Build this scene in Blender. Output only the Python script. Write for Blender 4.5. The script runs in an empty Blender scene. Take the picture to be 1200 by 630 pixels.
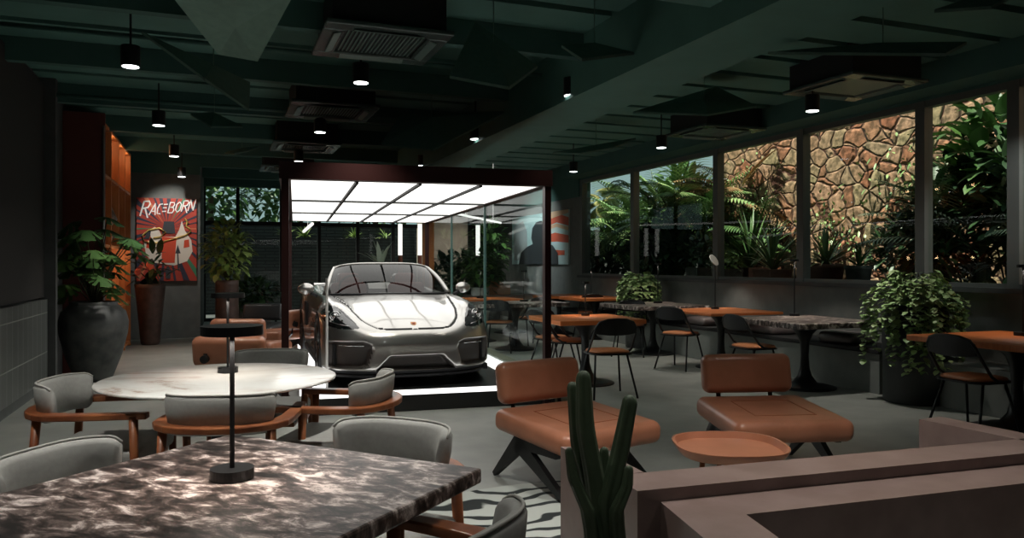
import bpy, bmesh, math, random
from mathutils import Vector, Matrix
from math import sin, cos, pi, radians, sqrt, atan2
random.seed(7)
S = bpy.context.scene
COL = S.collection
# ------------------------------------------------------------------ camera
HC = 1.36; FPX = 900.0; HZ = 309.0; YAW = radians(20.97)
cam = bpy.data.cameras.new('camera'); camo = bpy.data.objects.new('camera', cam); COL.objects.link(camo)
camo.location = (0, 0, HC); camo.rotation_euler = (pi/2, 0, -YAW)
cam.sensor_width = 36; cam.lens = 27; cam.shift_y = -6/1200; cam.clip_end = 200; cam.clip_start = .05
S.camera = camo
FW = Vector((sin(YAW), cos(YAW), 0)); RT = Vector((cos(YAW), -sin(YAW), 0))
def V(r, d, z=0): return FW*d + RT*r + Vector((0, 0, z))
def G(px, py, z=0):                       # pixel -> point at height z
    d = FPX*(HC-z)/(py-HZ); return V((px-600)/FPX*d, d, z)
def PD(px, py, d): return V((px-600)/FPX*d, d, HC-(py-HZ)/FPX*d)
def face(r, d):                           # z rotation so local -Y looks along camera-frame (r, d)
    v = V(r, d); return atan2(v.x, -v.y)
# ------------------------------------------------------------------ world, sun, exposure
S.view_settings.view_transform = 'Standard'; S.view_settings.look = 'None'
S.view_settings.gamma = 1; S.view_settings.use_curve_mapping = False
S.view_settings.exposure = 0.28
w = bpy.data.worlds.new('world'); S.world = w; w.use_nodes = True
bg = w.node_tree.nodes['Background']; bg.inputs[0].default_value = (.62, .85, .86, 1); bg.inputs[1].default_value = .42
sl = bpy.data.lights.new('sun', 'SUN'); sl.energy = 6.5; sl.angle = radians(1.0); sl.color = (1, .93, .8)
so = bpy.data.objects.new('sun', sl); COL.objects.link(so)
so.rotation_euler = Vector((-.36, .10, .92)).to_track_quat('Z', 'Y').to_euler()
def spot(name, loc, target, e, angle, blend=.6, size=.03, col=(1, .93, .82), parent=None):
    l = bpy.data.lights.new(name, 'SPOT'); l.energy = e; l.spot_size = radians(angle); l.spot_blend = blend
    l.shadow_soft_size = size; l.color = col
    o = bpy.data.objects.new(name, l); COL.objects.link(o); o.location = loc
    d = Vector(target)-Vector(loc); o.rotation_euler = d.to_track_quat('-Z', 'Y').to_euler()
    if parent: o.parent = parent
    return o
# ------------------------------------------------------------------ materials
MATS = {}
def nm(name):
    m = bpy.data.materials.new(name); m.use_nodes = True; nt = m.node_tree
    return m, nt, nt.nodes, nt.links, nt.nodes['Principled BSDF']
def mat(name, c, rough=.5, metal=0, c2=None, scale=8, bump=0, detail=4, coat=0, dist=0, stretch=None, emit=None, es=0, lo=.35, hi=.65, spec=None, island=None, alpha=None):
    if name in MATS: return MATS[name]
    m, nt, N, L, b = nm(name)
    b.inputs['Base Color'].default_value = (*c, 1); b.inputs['Roughness'].default_value = rough; b.inputs['Metallic'].default_value = metal
    if coat: b.inputs['Coat Weight'].default_value = coat; b.inputs['Coat Roughness'].default_value = .03
    if spec is not None: b.inputs['Specular IOR Level'].default_value = spec
    tc = N.new('ShaderNodeTexCoord'); mp = N.new('ShaderNodeMapping'); L.new(tc.outputs['Object'], mp.inputs[0])
    if stretch: mp.inputs['Scale'].default_value = stretch
    no = N.new('ShaderNodeTexNoise'); no.inputs['Scale'].default_value = scale; no.inputs['Detail'].default_value = detail
    no.inputs['Distortion'].default_value = dist; L.new(mp.outputs[0], no.inputs['Vector'])
    if c2:
        cr = N.new('ShaderNodeValToRGB'); cr.color_ramp.elements[0].position = lo; cr.color_ramp.elements[1].position = hi
        cr.color_ramp.elements[0].color = (*c, 1); cr.color_ramp.elements[1].color = (*c2, 1)
        L.new(no.outputs['Fac'], cr.inputs[0]); L.new(cr.outputs[0], b.inputs['Base Color'])
    if island:
        ge = N.new('ShaderNodeNewGeometry'); cr = N.new('ShaderNodeValToRGB')
        cr.color_ramp.elements[0].color = (*c, 1); cr.color_ramp.elements[1].color = (*island, 1)
        L.new(ge.outputs['Random Per Island'], cr.inputs[0]); L.new(cr.outputs[0], b.inputs['Base Color'])
    if bump:
        bp = N.new('ShaderNodeBump'); bp.inputs['Strength'].default_value = bump; bp.inputs['Distance'].default_value = .02
        L.new(no.outputs['Fac'], bp.inputs['Height']); L.new(bp.outputs[0], b.inputs['Normal'])
    if emit: b.inputs['Emission Color'].default_value = (*emit, 1); b.inputs['Emission Strength'].default_value = es
    MATS[name] = m; return m
def glass_mat(name, tint=(1, 1, 1), ior=1.45, rough=0, mul=1.0):
    m = bpy.data.materials.new(name); m.use_nodes = True; N = m.node_tree.nodes; L = m.node_tree.links; N.clear()
    o = N.new('ShaderNodeOutputMaterial'); mx = N.new('ShaderNodeMixShader'); t = N.new('ShaderNodeBsdfTransparent'); g = N.new('ShaderNodeBsdfGlossy')
    f = N.new('ShaderNodeFresnel'); f.inputs[0].default_value = ior; t.inputs[0].default_value = (*tint, 1); g.inputs['Roughness'].default_value = rough
    ge = N.new('ShaderNodeNewGeometry'); mr = N.new('ShaderNodeMapRange'); mr.inputs[3].default_value = ior; mr.inputs[4].default_value = 1/ior
    L.new(ge.outputs['Backfacing'], mr.inputs[0]); L.new(mr.outputs[0], f.inputs[0])      # same reflectance on both faces of a pane
    mt = N.new('ShaderNodeMath'); mt.operation = 'MULTIPLY'; mt.inputs[1].default_value = mul; L.new(f.outputs[0], mt.inputs[0])
    L.new(mt.outputs[0], mx.inputs[0]); L.new(t.outputs[0], mx.inputs[1]); L.new(g.outputs[0], mx.inputs[2]); L.new(mx.outputs[0], o.inputs[0])
    return m
def emis(name, c, s):
    m = bpy.data.materials.new(name); m.use_nodes = True; N = m.node_tree.nodes; L = m.node_tree.links; N.clear()
    o = N.new('ShaderNodeOutputMaterial'); e = N.new('ShaderNodeEmission'); e.inputs[0].default_value = (*c, 1); e.inputs[1].default_value = s
    L.new(e.outputs[0], o.inputs[0]); return m
def stone_mat():
    m, nt, N, L, b = nm('garden_stone'); b.inputs['Roughness'].default_value = .9
    tc = N.new('ShaderNodeTexCoord'); nz = N.new('ShaderNodeTexNoise'); nz.inputs['Scale'].default_value = 1.6; nz.inputs['Detail'].default_value = 3
    mp = N.new('ShaderNodeMapping'); mp.inputs['Scale'].default_value = (1, .85, 1.15)
    mx = N.new('ShaderNodeMix'); mx.data_type = 'VECTOR'; mx.inputs[0].default_value = .22
    L.new(tc.outputs['Object'], mp.inputs[0]); L.new(mp.outputs[0], nz.inputs[0]); L.new(mp.outputs[0], mx.inputs[4]); L.new(nz.outputs['Color'], mx.inputs[5])
    v = N.new('ShaderNodeTexVoronoi'); v.inputs['Scale'].default_value = 4.4; v2 = N.new('ShaderNodeTexVoronoi'); v2.feature = 'DISTANCE_TO_EDGE'; v2.inputs['Scale'].default_value = 4.4
    L.new(mx.outputs[1], v.inputs['Vector']); L.new(mx.outputs[1], v2.inputs['Vector'])
    sp = N.new('ShaderNodeSeparateColor'); L.new(v.outputs['Color'], sp.inputs[0])
    cr = N.new('ShaderNodeValToRGB'); e = cr.color_ramp.elements
    e[0].position = 0; e[0].color = (.38, .14, .08, 1); e[1].position = 1; e[1].color = (.40, .33, .2, 1)
    for p, c in ((.25, (.48, .24, .15, 1)), (.5, (.40, .28, .19, 1)), (.75, (.54, .31, .22, 1))):
        q = e.new(p); q.color = c
    L.new(sp.outputs[0], cr.inputs[0])
    n2 = N.new('ShaderNodeTexNoise'); n2.inputs['Scale'].default_value = 9; n2.inputs['Detail'].default_value = 6; L.new(tc.outputs['Object'], n2.inputs[0])
    r2 = N.new('ShaderNodeValToRGB'); r2.color_ramp.elements[0].position = .4; r2.color_ramp.elements[0].color = (.4, .4, .33, 1); r2.color_ramp.elements[1].position = .62; r2.color_ramp.elements[1].color = (1.15, 1.1, 1, 1)
    L.new(n2.outputs['Fac'], r2.inputs[0])
    m1 = N.new('ShaderNodeMix'); m1.data_type = 'RGBA'; m1.blend_type = 'MULTIPLY'; m1.inputs[0].default_value = 1; L.new(cr.outputs[0], m1.inputs[6]); L.new(r2.outputs[0], m1.inputs[7])
    r3 = N.new('ShaderNodeValToRGB'); r3.color_ramp.elements[0].position = .015; r3.color_ramp.elements[0].color = (0, 0, 0, 1); r3.color_ramp.elements[1].position = .035; r3.color_ramp.elements[1].color = (1, 1, 1, 1)
    L.new(v2.outputs['Distance'], r3.inputs[0])
    m2 = N.new('ShaderNodeMix'); m2.data_type = 'RGBA'; m2.inputs[6].default_value = (.09, .03, .018, 1); L.new(r3.outputs[0], m2.inputs[0]); L.new(m1.outputs[2], m2.inputs[7])
    L.new(m2.outputs[2], b.inputs['Base Color'])
    r4 = N.new('ShaderNodeValToRGB'); r4.color_ramp.elements[1].position = .10; L.new(v2.outputs['Distance'], r4.inputs[0])
    ad = N.new('ShaderNodeMath'); ad.operation = 'MULTIPLY_ADD'; ad.inputs[1].default_value = .35; L.new(n2.outputs['Fac'], ad.inputs[0]); L.new(r4.outputs[0], ad.inputs[2])
    bp = N.new('ShaderNodeBump'); bp.inputs['Strength'].default_value = 1; bp.inputs['Distance'].default_value = .05; L.new(ad.outputs[0], bp.inputs['Height']); L.new(bp.outputs[0], b.inputs['Normal'])
    return m
def marble_mat(name, stops, scale=2.2, dist=2.5, rough=.25):
    m, nt, N, L, b = nm(name); b.inputs['Roughness'].default_value = rough
    tc = N.new('ShaderNodeTexCoord'); n1 = N.new('ShaderNodeTexNoise'); n1.inputs['Scale'].default_value = scale; n1.inputs['Detail'].default_value = 10
    n1.inputs['Roughness'].default_value = .68; n1.inputs['Distortion'].default_value = dist
    mp = N.new('ShaderNodeMapping'); mp.inputs['Scale'].default_value = (1, 1.9, 1); mp.inputs['Rotation'].default_value = (0, 0, .5)
    L.new(tc.outputs['Object'], mp.inputs[0]); L.new(mp.outputs[0], n1.inputs['Vector'])
    cr = N.new('ShaderNodeValToRGB'); e = cr.color_ramp.elements
    e[0].position = stops[0][0]; e[0].color = (*stops[0][1], 1); e[1].position = stops[-1][0]; e[1].color = (*stops[-1][1], 1)
    for p, c in stops[1:-1]: q = e.new(p); q.color = (*c, 1)
    L.new(n1.outputs['Fac'], cr.inputs[0]); L.new(cr.outputs[0], b.inputs['Base Color']); return m
def tile_mat(name, c, gap, w_, h_, axis=None, rough=.4, mortar=.02, bump=.5, off=0.0):
    m, nt, N, L, b = nm(name); b.inputs['Roughness'].default_value = rough
    tc = N.new('ShaderNodeTexCoord'); mp = N.new('ShaderNodeMapping'); L.new(tc.outputs['Object'], mp.inputs[0])
    if axis: mp.inputs['Rotation'].default_value = axis
    br = N.new('ShaderNodeTexBrick'); br.inputs['Color1'].default_value = (*c, 1); br.inputs['Color2'].default_value = (c[0]*.8, c[1]*.8, c[2]*.8, 1); br.inputs['Mortar'].default_value = (*gap, 1)
    br.inputs['Scale'].default_value = 1; br.inputs['Mortar Size'].default_value = mortar; br.inputs['Brick Width'].default_value = w_; br.inputs['Row Height'].default_value = h_; br.offset = off
    L.new(mp.outputs[0], br.inputs[0]); L.new(br.outputs['Color'], b.inputs['Base Color'])
    bp = N.new('ShaderNodeBump'); bp.invert = True; bp.inputs['Strength'].default_value = bump; bp.inputs['Distance'].default_value = .01; L.new(br.outputs['Fac'], bp.inputs['Height']); L.new(bp.outputs[0], b.inputs['Normal'])
    return m
def rug_mat():
    m, nt, N, L, b = nm('rug'); b.inputs['Roughness'].default_value = .95
    tc = N.new('ShaderNodeTexCoord'); wv = N.new('ShaderNodeTexWave'); wv.inputs['Scale'].default_value = 2.0; wv.inputs['Distortion'].default_value = 14; wv.inputs['Detail'].default_value = 2.5; wv.inputs['Detail Scale'].default_value = .8
    wv.wave_type = 'RINGS'; L.new(tc.outputs['Object'], wv.inputs[0])
    cr = N.new('ShaderNodeValToRGB'); cr.color_ramp.elements[0].position = .16; cr.color_ramp.elements[0].color = (.015, .02, .02, 1); cr.color_ramp.elements[1].position = .3; cr.color_ramp.elements[1].color = (.42, .45, .42, 1)
    L.new(wv.outputs[0], cr.inputs[0]); L.new(cr.outputs[0], b.inputs['Base Color']); return m
M_floor = mat('floor_concrete', (.235, .245, .225), .42, c2=(.30, .31, .285), scale=3, bump=.04, detail=8)
M_ceil = mat('ceiling_paint', (.042, .115, .1), .75, c2=(.05, .13, .112), scale=3)
M_ceil2 = mat('ceiling_slat_paint', (.075, .19, .162), .7, c2=(.085, .21, .18), scale=4)
M_dark = mat('dark_soffit', (.02, .045, .042), .8)
M_wall = mat('grey_plaster', (.115, .125, .12), .85, c2=(.14, .15, .145), scale=6, bump=.05)
M_wall2 = mat('dark_plaster', (.06, .065, .065), .85, c2=(.075, .08, .08), scale=6, bump=.05)
M_wallr = mat('sill_plaster', (.14, .15, .145), .85, c2=(.17, .18, .17), scale=6, bump=.05)
M_beige = mat('beige_plaster', (.3, .25, .2), .85, c2=(.35, .29, .24), scale=5, bump=.1)
M_conc = mat('bench_concrete', (.16, .175, .165), .8, c2=(.2, .215, .2), scale=4, bump=.1, detail=8)
M_frame = mat('window_frame_metal', (.13, .135, .13), .45, metal=.3)
M_black = mat('black_metal', (.012, .013, .014), .38, metal=.2)
M_blackm = mat('matte_black', (.014, .014, .015), .7)
M_maroon = mat('maroon_metal', (.035, .009, .008), .4, metal=.3)
M_maroonp = mat('maroon_panel', (.12, .03, .022), .55)
M_leather = mat('tan_leather', (.36, .145, .08), .34, c2=(.44, .18, .104), scale=5, bump=.03, detail=6)
M_leatherd = mat('recess_leather', (.33, .11, .05), .5)
M_bleather = mat('black_leather', (.02, .021, .022), .35)
M_cush = mat('taupe_leather', (.12, .1, .1), .35, c2=(.15, .125, .12), scale=6, bump=.1)
M_orange = mat('orange_wood', (.5, .13, .035), .4, c2=(.62, .19, .05), scale=4, stretch=(1, 9, 1), detail=6)
M_oak = mat('shelf_wood', (.5, .17, .05), .5, c2=(.62, .24, .08), scale=3, stretch=(6, 6, .6), detail=6)
M_brown = mat('walnut', (.17, .05, .02), .36, c2=(.29, .10, .038), scale=5, stretch=(2, 2, 2), detail=6)
M_grey = mat('grey_fabric', (.33, .335, .315), .75, c2=(.36, .365, .345), scale=60, bump=.02)
M_pipe = mat('fabric_piping', (.42, .42, .39), .7)
M_cop = mat('terracotta_parapet', (.155, .105, .093), .36, c2=(.20, .142, .128), scale=7, bump=.06, detail=8)
M_marb = marble_mat('brown_marble', [(.38, (.012, .009, .008)), (.46, (.06, .045, .04)), (.53, (.19, .145, .13)), (.63, (.78, .69, .65))], 10.0, .45, .35)
M_wmarb = marble_mat('white_marble', [(.36, (.45, .36, .3)), (.42, (.74, .72, .68)), (.5, (.82, .83, .8)), (.7, (.86, .86, .83))], .8, 1.2, .2)
M_glass = glass_mat('window_glass', (.92, .97, .95), 1.35, mul=.45)
M_cglass = glass_mat('case_glass', (.94, .985, .975), 1.35, mul=.35)
M_wglass = glass_mat('windscreen_glass', (.16, .165, .16), 1.5)
M_panel = emis('light_panel_white', (1, .985, .94), 1.6)
M_strip = emis('light_strip_white', (1, 1, .98), 1.7)
M_tube = emis('tube_and_reflection_white', (1, .98, .92), 1.0)
M_bulb = emis('downlight_bulb', (.95, 1, 1), 6)
M_paint = mat('silver_paint', (.46, .445, .42), .3, metal=.9, coat=1)
M_gblack = mat('gloss_black', (.008, .008, .009), .12, coat=.6)
M_chrome = mat('chrome', (.7, .7, .7), .12, metal=1)
M_intake = mat('intake_mesh', (.055, .047, .042), .5)
M_rim = mat('dark_rim', (.05, .05, .05), .3, metal=.8)
M_rubber = mat('tyre_rubber', (.012, .012, .012), .8)
M_red = mat('maroon_seat', (.16, .025, .02), .5)
M_stone = stone_mat()
M_soil = mat('soil', (.02, .015, .01), .95, bump=.6, scale=30)
M_terra = mat('terracotta', (.16, .07, .05), .8, c2=(.21, .1, .075), scale=8)
M_potg = mat('charcoal_pot', (.05, .055, .055), .6, c2=(.1, .105, .1), scale=7, detail=8, bump=.1)
M_potd = mat('brown_pot', (.045, .026, .02), .5, c2=(.085, .05, .04), scale=9)
M_potw = mat('white_pot', (.5, .5, .48), .5)
M_cact = mat('cactus_green', (.035, .06, .03), .6, c2=(.055, .085, .045), scale=12, bump=.2)
M_lf = mat('leaf_green', (.03, .085, .022), .45, island=(.1, .2, .045))
M_lfd = mat('leaf_dark', (.012, .035, .013), .45, island=(.035, .08, .028))
M_lfy = mat('leaf_yellowgreen', (.14, .24, .05), .45, island=(.3, .38, .12))
M_lfv = mat('leaf_vine', (.2, .34, .11), .45, island=(.48, .62, .3))
M_stem = mat('stem', (.06, .07, .03), .7)
M_wood = mat('trunk', (.09, .055, .035), .85, bump=.5, scale=12)
M_white = mat('white_paint', (.7, .7, .68), .5)
M_rug = rug_mat()
M_tile = tile_mat('dark_tiles', (.10, .11, .105), (.3, .32, .3), .20, .42, (0, -pi/2, -pi/2), mortar=.005)
M_brick = tile_mat('dark_brick', (.04, .043, .042), (.012, .012, .012), .5, .09, (pi/2, 0, 0), mortar=.018, off=.5)
M_bpanel = mat('brown_wall_panel', (.018, .016, .015), .8)
def flat(name, c, rough=.6): return mat(name, c, rough)
# ------------------------------------------------------------------ mesh building
class MB:
    def __init__(s): s.bm = bmesh.new(); s.mats = []
    def _add(s, t, mtx=None, smooth=False):
        if mtx is not None: bmesh.ops.transform(t, matrix=mtx, verts=t.verts)
        me = bpy.data.meshes.new('tmp'); t.to_mesh(me); t.free()
        if smooth:
            for p in me.polygons: p.use_smooth = True
        s.bm.from_mesh(me); bpy.data.meshes.remove(me); return s
    def box(s, c, sz, rot=(0, 0, 0), bev=0, seg=2, smooth=None):
        t = bmesh.new(); bmesh.ops.create_cube(t, size=1)
        bmesh.ops.scale(t, vec=sz, verts=t.verts)
        if bev: bmesh.ops.bevel(t, geom=t.edges[:], offset=bev, segments=seg, profile=.5, affect='EDGES')
        from mathutils import Euler
        return s._add(t, Matrix.Translation(c) @ Euler(rot).to_matrix().to_4x4(), smooth if smooth is not None else (bev > .012))
    def bx(s, x0, x1, y0, y1, z0, z1, bev=0): return s.box(((x0+x1)/2, (y0+y1)/2, (z0+z1)/2), (abs(x1-x0), abs(y1-y0), abs(z1-z0)), bev=bev)
    def cyl(s, p0, p1, r0, r1=None, seg=16, smooth=True):
        p0 = Vector(p0); p1 = Vector(p1); d = p1-p0; t = bmesh.new()
        bmesh.ops.create_cone(t, cap_ends=True, segments=seg, radius1=r0, radius2=r0 if r1 is None else r1, depth=d.length)
        s._add(t, Matrix.Translation((p0+p1)/2) @ d.to_track_quat('Z', 'Y').to_matrix().to_4x4(), False)
        return s
    def sph(s, c, r, sc=(1, 1, 1), seg=16):
        t = bmesh.new(); bmesh.ops.create_uvsphere(t, u_segments=seg, v_segments=max(6, seg//2+2), radius=r)
        return s._add(t, Matrix.Translation(c) @ Matrix.Diagonal((*sc, 1)), True)
    def raw(s, vs, fs, smooth=False):
        t = bmesh.new(); L = [t.verts.new(v) for v in vs]
        for f in fs:
            try: t.faces.new([L[i] for i in f])
            except ValueError: pass
        return s._add(t, None, smooth)
    def lathe(s, prof, seg=32, c=(0, 0, 0), caps=True):
        vs = []; fs = []; n = len(prof)
        for i in range(seg):
            a = 2*pi*i/seg
            for r, z in prof: vs.append((c[0]+r*cos(a), c[1]+r*sin(a), c[2]+z))
        for i in range(seg):
            j = (i+1) % seg
            for k in range(n-1): fs.append((i*n+k, j*n+k, j*n+k+1, i*n+k+1))
        if caps: fs.append([i*n for i in range(seg)][::-1]); fs.append([i*n+n-1 for i in range(seg)])
        return s.raw(vs, fs, True)
    def tube(s, pts, r, seg=10, closed=False, flat_=None):     # flat_=(w,h) for rectangular section kept horizontal
        pts = [Vector(p) for p in pts]; n = len(pts); vs = []; fs = []
        for i, p in enumerate(pts):
            a = pts[(i-1) % n] if (closed or i > 0) else p; b = pts[(i+1) % n] if (closed or i < n-1) else p
            d = (b-a).normalized(); up = Vector((0, 0, 1)) if abs(d.z) < .95 else Vector((0, 1, 0))
            x = d.cross(up).normalized(); y = x.cross(d)
            rr = r[i] if isinstance(r, (list, tuple)) else r
            if flat_:
                w_, h_ = flat_[0]/2, flat_[1]/2
                for q in ((-w_, -h_), (w_, -h_), (w_, h_), (-w_, h_)): vs.append(p+x*q[0]+y*q[1])
            else:
                for k in range(seg): an = 2*pi*k/seg; vs.append(p+x*cos(an)*rr+y*sin(an)*rr)
        m = 4 if flat_ else seg
        for i in range(n if closed else n-1):
            j = (i+1) % n
            for k in range(m): l = (k+1) % m; fs.append((i*m+k, i*m+l, j*m+l, j*m+k))
        if not closed: fs.append(list(range(m))[::-1]); fs.append([(n-1)*m+k for k in range(m)])
        return s.raw(vs, fs, not flat_)
    def prism(s, poly, z0, z1):
        n = len(poly); vs = [(p[0], p[1], z0) for p in poly]+[(p[0], p[1], z1) for p in poly]
        fs = [list(range(n))[::-1], [n+i for i in range(n)]]+[(i, (i+1) % n, n+(i+1) % n, n+i) for i in range(n)]
        return s.raw(vs, fs)
    def build(s, name, m, parent=None, loc=None, rz=None, smooth_angle=None):
        me = bpy.data.meshes.new(name); bmesh.ops.recalc_face_normals(s.bm, faces=s.bm.faces[:]); s.bm.to_mesh(me); s.bm.free()
        for x in (m if isinstance(m, list) else [m]): me.materials.append(x)
        if smooth_angle: me.set_sharp_from_angle(angle=radians(smooth_angle))
        o = bpy.data.objects.new(name, me); COL.objects.link(o)
        if parent: o.parent = parent
        if loc is not None: o.location = loc
        if rz is not None: o.rotation_euler = (0, 0, rz)
        return o
def cylsmooth(o):
    for p in o.data.polygons: p.use_smooth = True
    o.data.set_sharp_from_angle(angle=radians(35)); return o
def tag(o, label=None, cat=None, group=None, kind=None):
    if label: o['label'] = label
    if cat: o['category'] = cat
    if group: o['group'] = group
    if kind: o['kind'] = kind
    return o
def empty(name, loc, rz=0, label=None, cat=None, group=None):
    o = bpy.data.objects.new(name, None); COL.objects.link(o); o.location = loc; o.rotation_euler = (0, 0, rz); o.empty_display_size = .1
    return tag(o, label, cat, group)
def struct(o): o['kind'] = 'structure'; return o
def dup(o, loc=None, rz=None, label=None, group=None, parent=None, top=True):
    c = o.copy(); COL.objects.link(c); c.parent = parent
    for ch in list(o.children): dup(ch, parent=c, top=False)
    if top:
        if loc is not None: c.location = loc
        if rz is not None: c.rotation_euler = (0, 0, rz)
        if label: c['label'] = label
        if group: c['group'] = group
    return c
def sstr(name, boxes, m, bev=0):
    b = MB()
    for q in boxes: b.bx(*q, bev=bev)
    return struct(b.build(name, m))
# ================================================================== SETTING
XL, XR = -1.8, 7.0; YN = -3.0; YP = 15.3; YB = 19.5; ZC = 3.42
sstr('floor', [(XL-.2, XR+.3, YN, YB, -.2, 0)], M_floor)
sstr('ceiling', [(XL-.2, XR+.3, YN, YB+.1, 3.6, 3.8)], M_dark)
sstr('wall_left', [(XL-.2, XL, YN, YP+.2, 0, 3.6)], M_wall2)
sstr('wall_near', [(XL-.2, XR+.3, YN-.2, YN, 0, 3.8)], M_wall2)
sstr('wall_poster', [(XL, -.3, YP, YP+.2, 0, 3.0)], M_wall)
sstr('wall_poster_soffit', [(XL, -.3, YP-.02, YP+.2, 3.0, 3.6)], M_ceil)
sstr('wall_far_left', [(-.42, -.3, YP+.2, YB, 0, 3.6), (-3, -.42, YB-.1, YB, 0, 3.6)], M_wall2)
sstr('wall_right', [(XR, XR+.25, YN, YB+2, 0, 1.08), (XR, XR+.25, 14.35, YB+2, 1.08, 2.75), (XR-.02, XR+.25, YN, 3.2, 1.08, 3.1)], M_wallr)
sstr('wall_right_header', [(XR, XR+.25, YN, 14.35, 3.09, 3.6), (XR-.02, XR+.25, 14.35, YB+2, 2.75, 3.6)], M_ceil)
sstr('trim_sill', [(XR-.06, XR+.3, 3.2, 14.35, 1.08, 1.13)], M_wall2)
sstr('wall_far_right', [(6.15, XR, YB+.9, YB+1.1, 0, 3.6)], M_wall2)
sstr('wall_far_beige', [(5.1, 6.15, YB-.2, YB+1.1, 0, 3.6)], M_beige)
sstr('floor_far_right', [(5.1, XR+.3, YB, YB+1.1, -.2, 0)], M_floor)
sstr('ceiling_far_right', [(5.1, XR+.3, YB+.1, YB+1.1, 3.6, 3.8)], M_dark)
# main beam, bulkhead, slats
sstr('ceiling_beam', [(2.99, 3.64, YN, YB, 2.86, 3.6)], M_ceil2)
sstr('ceiling_bulkhead', [(6.62, XR, YN, 14.4, 3.12, 3.6)], M_ceil)
y = 1.2; k = 0
while y < YB-.5:
    sstr('ceiling_slat', [(XL, 2.99, y, y+.50, ZC-.05, ZC)], M_ceil2)
    sstr('ceiling_slat', [(3.64, 6.62, y, y+.50, ZC-.05, ZC)], M_ceil2)
    if k % 3 == 1: sstr('ceiling_joist', [(XL, 2.99, y+.51, y+.61, ZC-.26, ZC+.15)], M_ceil)
    y += .62; k += 1
# right windows
my = [3.3, 5.07, 6.1, 7.91, 9.71, 12.2, 14.3]
for i in range(len(my)-1):
    wn = empty('window_%d' % (i+1), (XR+.05, 0, 0)); wn['kind'] = 'structure'
    a, b_ = my[i], my[i+1]; fr = MB()
    fr.bx(-.05, .07, a-.06, a+.06, 1.13, 3.09)
    if i == len(my)-2: fr.bx(-.05, .07, b_-.06, b_+.06, 1.13, 3.09)
    fr.bx(-.04, .06, a+.06, b_-.06, 3.02, 3.09); fr.bx(-.04, .06, a+.06, b_-.06, 1.13, 1.17)
    fr.build('window_frame', M_frame, wn)
    MB().bx(0, .012, a+.06, b_-.06, 1.17, 3.02).build('glass_pane', M_glass, wn)
# back glass wall
xs = [-.3, .45, 1.45, 2.35, 3.3, 4.2, 5.08]
for i in range(6):
    wn = empty('window_%d' % (i+7), (0, YB, 0)); wn['kind'] = 'structure'; fr = MB()
    fr.bx(xs[i]-.04, xs[i]+.04, -.05, .05, 0, 3.5); fr.bx(xs[i]+.04, xs[i+1]-.04, -.05, .05, 2.28, 2.38); fr.bx(xs[i]+.04, xs[i+1]-.04, -.05, .05, 0, .08)
    fr.bx(xs[i]+.04, xs[i+1]-.04, -.05, .05, 3.42, 3.6)
    fr.build('window_frame', M_blackm, wn)
    MB().bx(xs[i]+.04, xs[i+1]-.04, -.006, .006, .08, 2.28).bx(xs[i]+.04, xs[i+1]-.04, -.006, .006, 2.38, 3.42).build('glass_pane', M_glass, wn)
# left wall finishes
sstr('trim_wall_panel', [(XL, XL+.05, 3.0, 9.55, 1.0, 3.3)], M_bpanel)
sstr('trim_wall_tiles', [(XL, XL+.09, 3.0, 9.5, .12, .98)], M_tile)
sstr('trim_wall_ledge', [(XL, XL+.05, 3.0, 9.5, 0, .1)], M_wall)
sstr('trim_wall_pilaster', [(XL, XL+.16, 9.55, 9.65, 0, 3.4)], M_wall2)
# outdoors: garden strip
sstr('floor_garden', [(XR+.25, 11, 2, 22, .5, 1.0)], M_soil)
b = MB(); n = 60; vs = []; fs = []
random.seed(3)
sstr('wall_garden_stone', [(10.0, 10.4, -1, 13.6, 0, 7)], M_stone)
sstr('wall_garden_end', [(7.3, 11.5, 21.5, 21.8, 0, 2.4)], M_wall)
sstr('wall_garden_back', [(11.3, 11.5, 13.3, 21.8, 0, 2.2)], M_wall)
# yard behind the glass wall
sstr('floor_yard', [(-6, 7, YB, 30, -.25, -.02)], M_wall2)
sstr('wall_yard', [(-6, 7, 23.2, 23.5, -.2, 2.46)], M_brick)
sstr('wall_yard_planter', [(-6, 7, 22.6, 23.18, -.2, 2.1)], M_brick)
# ================================================================== DISPLAY CASE
CY = radians(15.8)  # axis left of the camera axis
c0 = V(-1.89, 6.84); BA = V(-sin(CY), cos(CY)).normalized(); BR = V(cos(CY), sin(CY)).normalized()
rzB = atan2(BA.y, BA.x)-pi/2
BW, CW, BL = 2.40, 2.25, 6.75; PZ = .16
plat = empty('display_platform', c0, rzB, 'low black platform with glowing white border strips under the silver car', 'platform')
MB().bx(.0, BW, 0, BL, .0, PZ-.012).bx(.25, BW-.25, .2, BL-.2, PZ-.012, PZ).build('platform_base', M_gblack if 0 else mat('platform_black', (.02, .021, .021), .28), plat)
MB().bx(0, BW, .0, .2, PZ-.01, PZ+.004).build('light_strip', M_strip, plat)
MB().bx(0, .25, .2, BL, PZ-.01, PZ+.004).build('light_strip', M_strip, plat)
MB().bx(BW-.25, BW, .2, BL, PZ-.01, PZ+.004).build('light_strip', M_strip, plat)
MB().bx(BW, BW+.22, 0, BL, 0, PZ).build('side_ledge', mat('ledge_beige', (.28, .27, .2), .6), plat)
case = empty('display_case', c0 - BR*.045 + Vector((0, 0, PZ+.004)), rzB, 'tall maroon framed glass showcase with glowing white ceiling over the silver car', 'showcase')
ZP = 2.12-PZ
f_ = MB(); f_.bx(-.13, CW+.13, -.12, .0, ZP-.02, ZP+.13).bx(-.13, CW+.13, BL, BL+.1, ZP-.02, ZP+.12).bx(-.13, -.03, 0, BL, ZP-.02, ZP+.12).bx(CW+.03, CW+.13, 0, BL, ZP-.02, ZP+.12)
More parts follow.
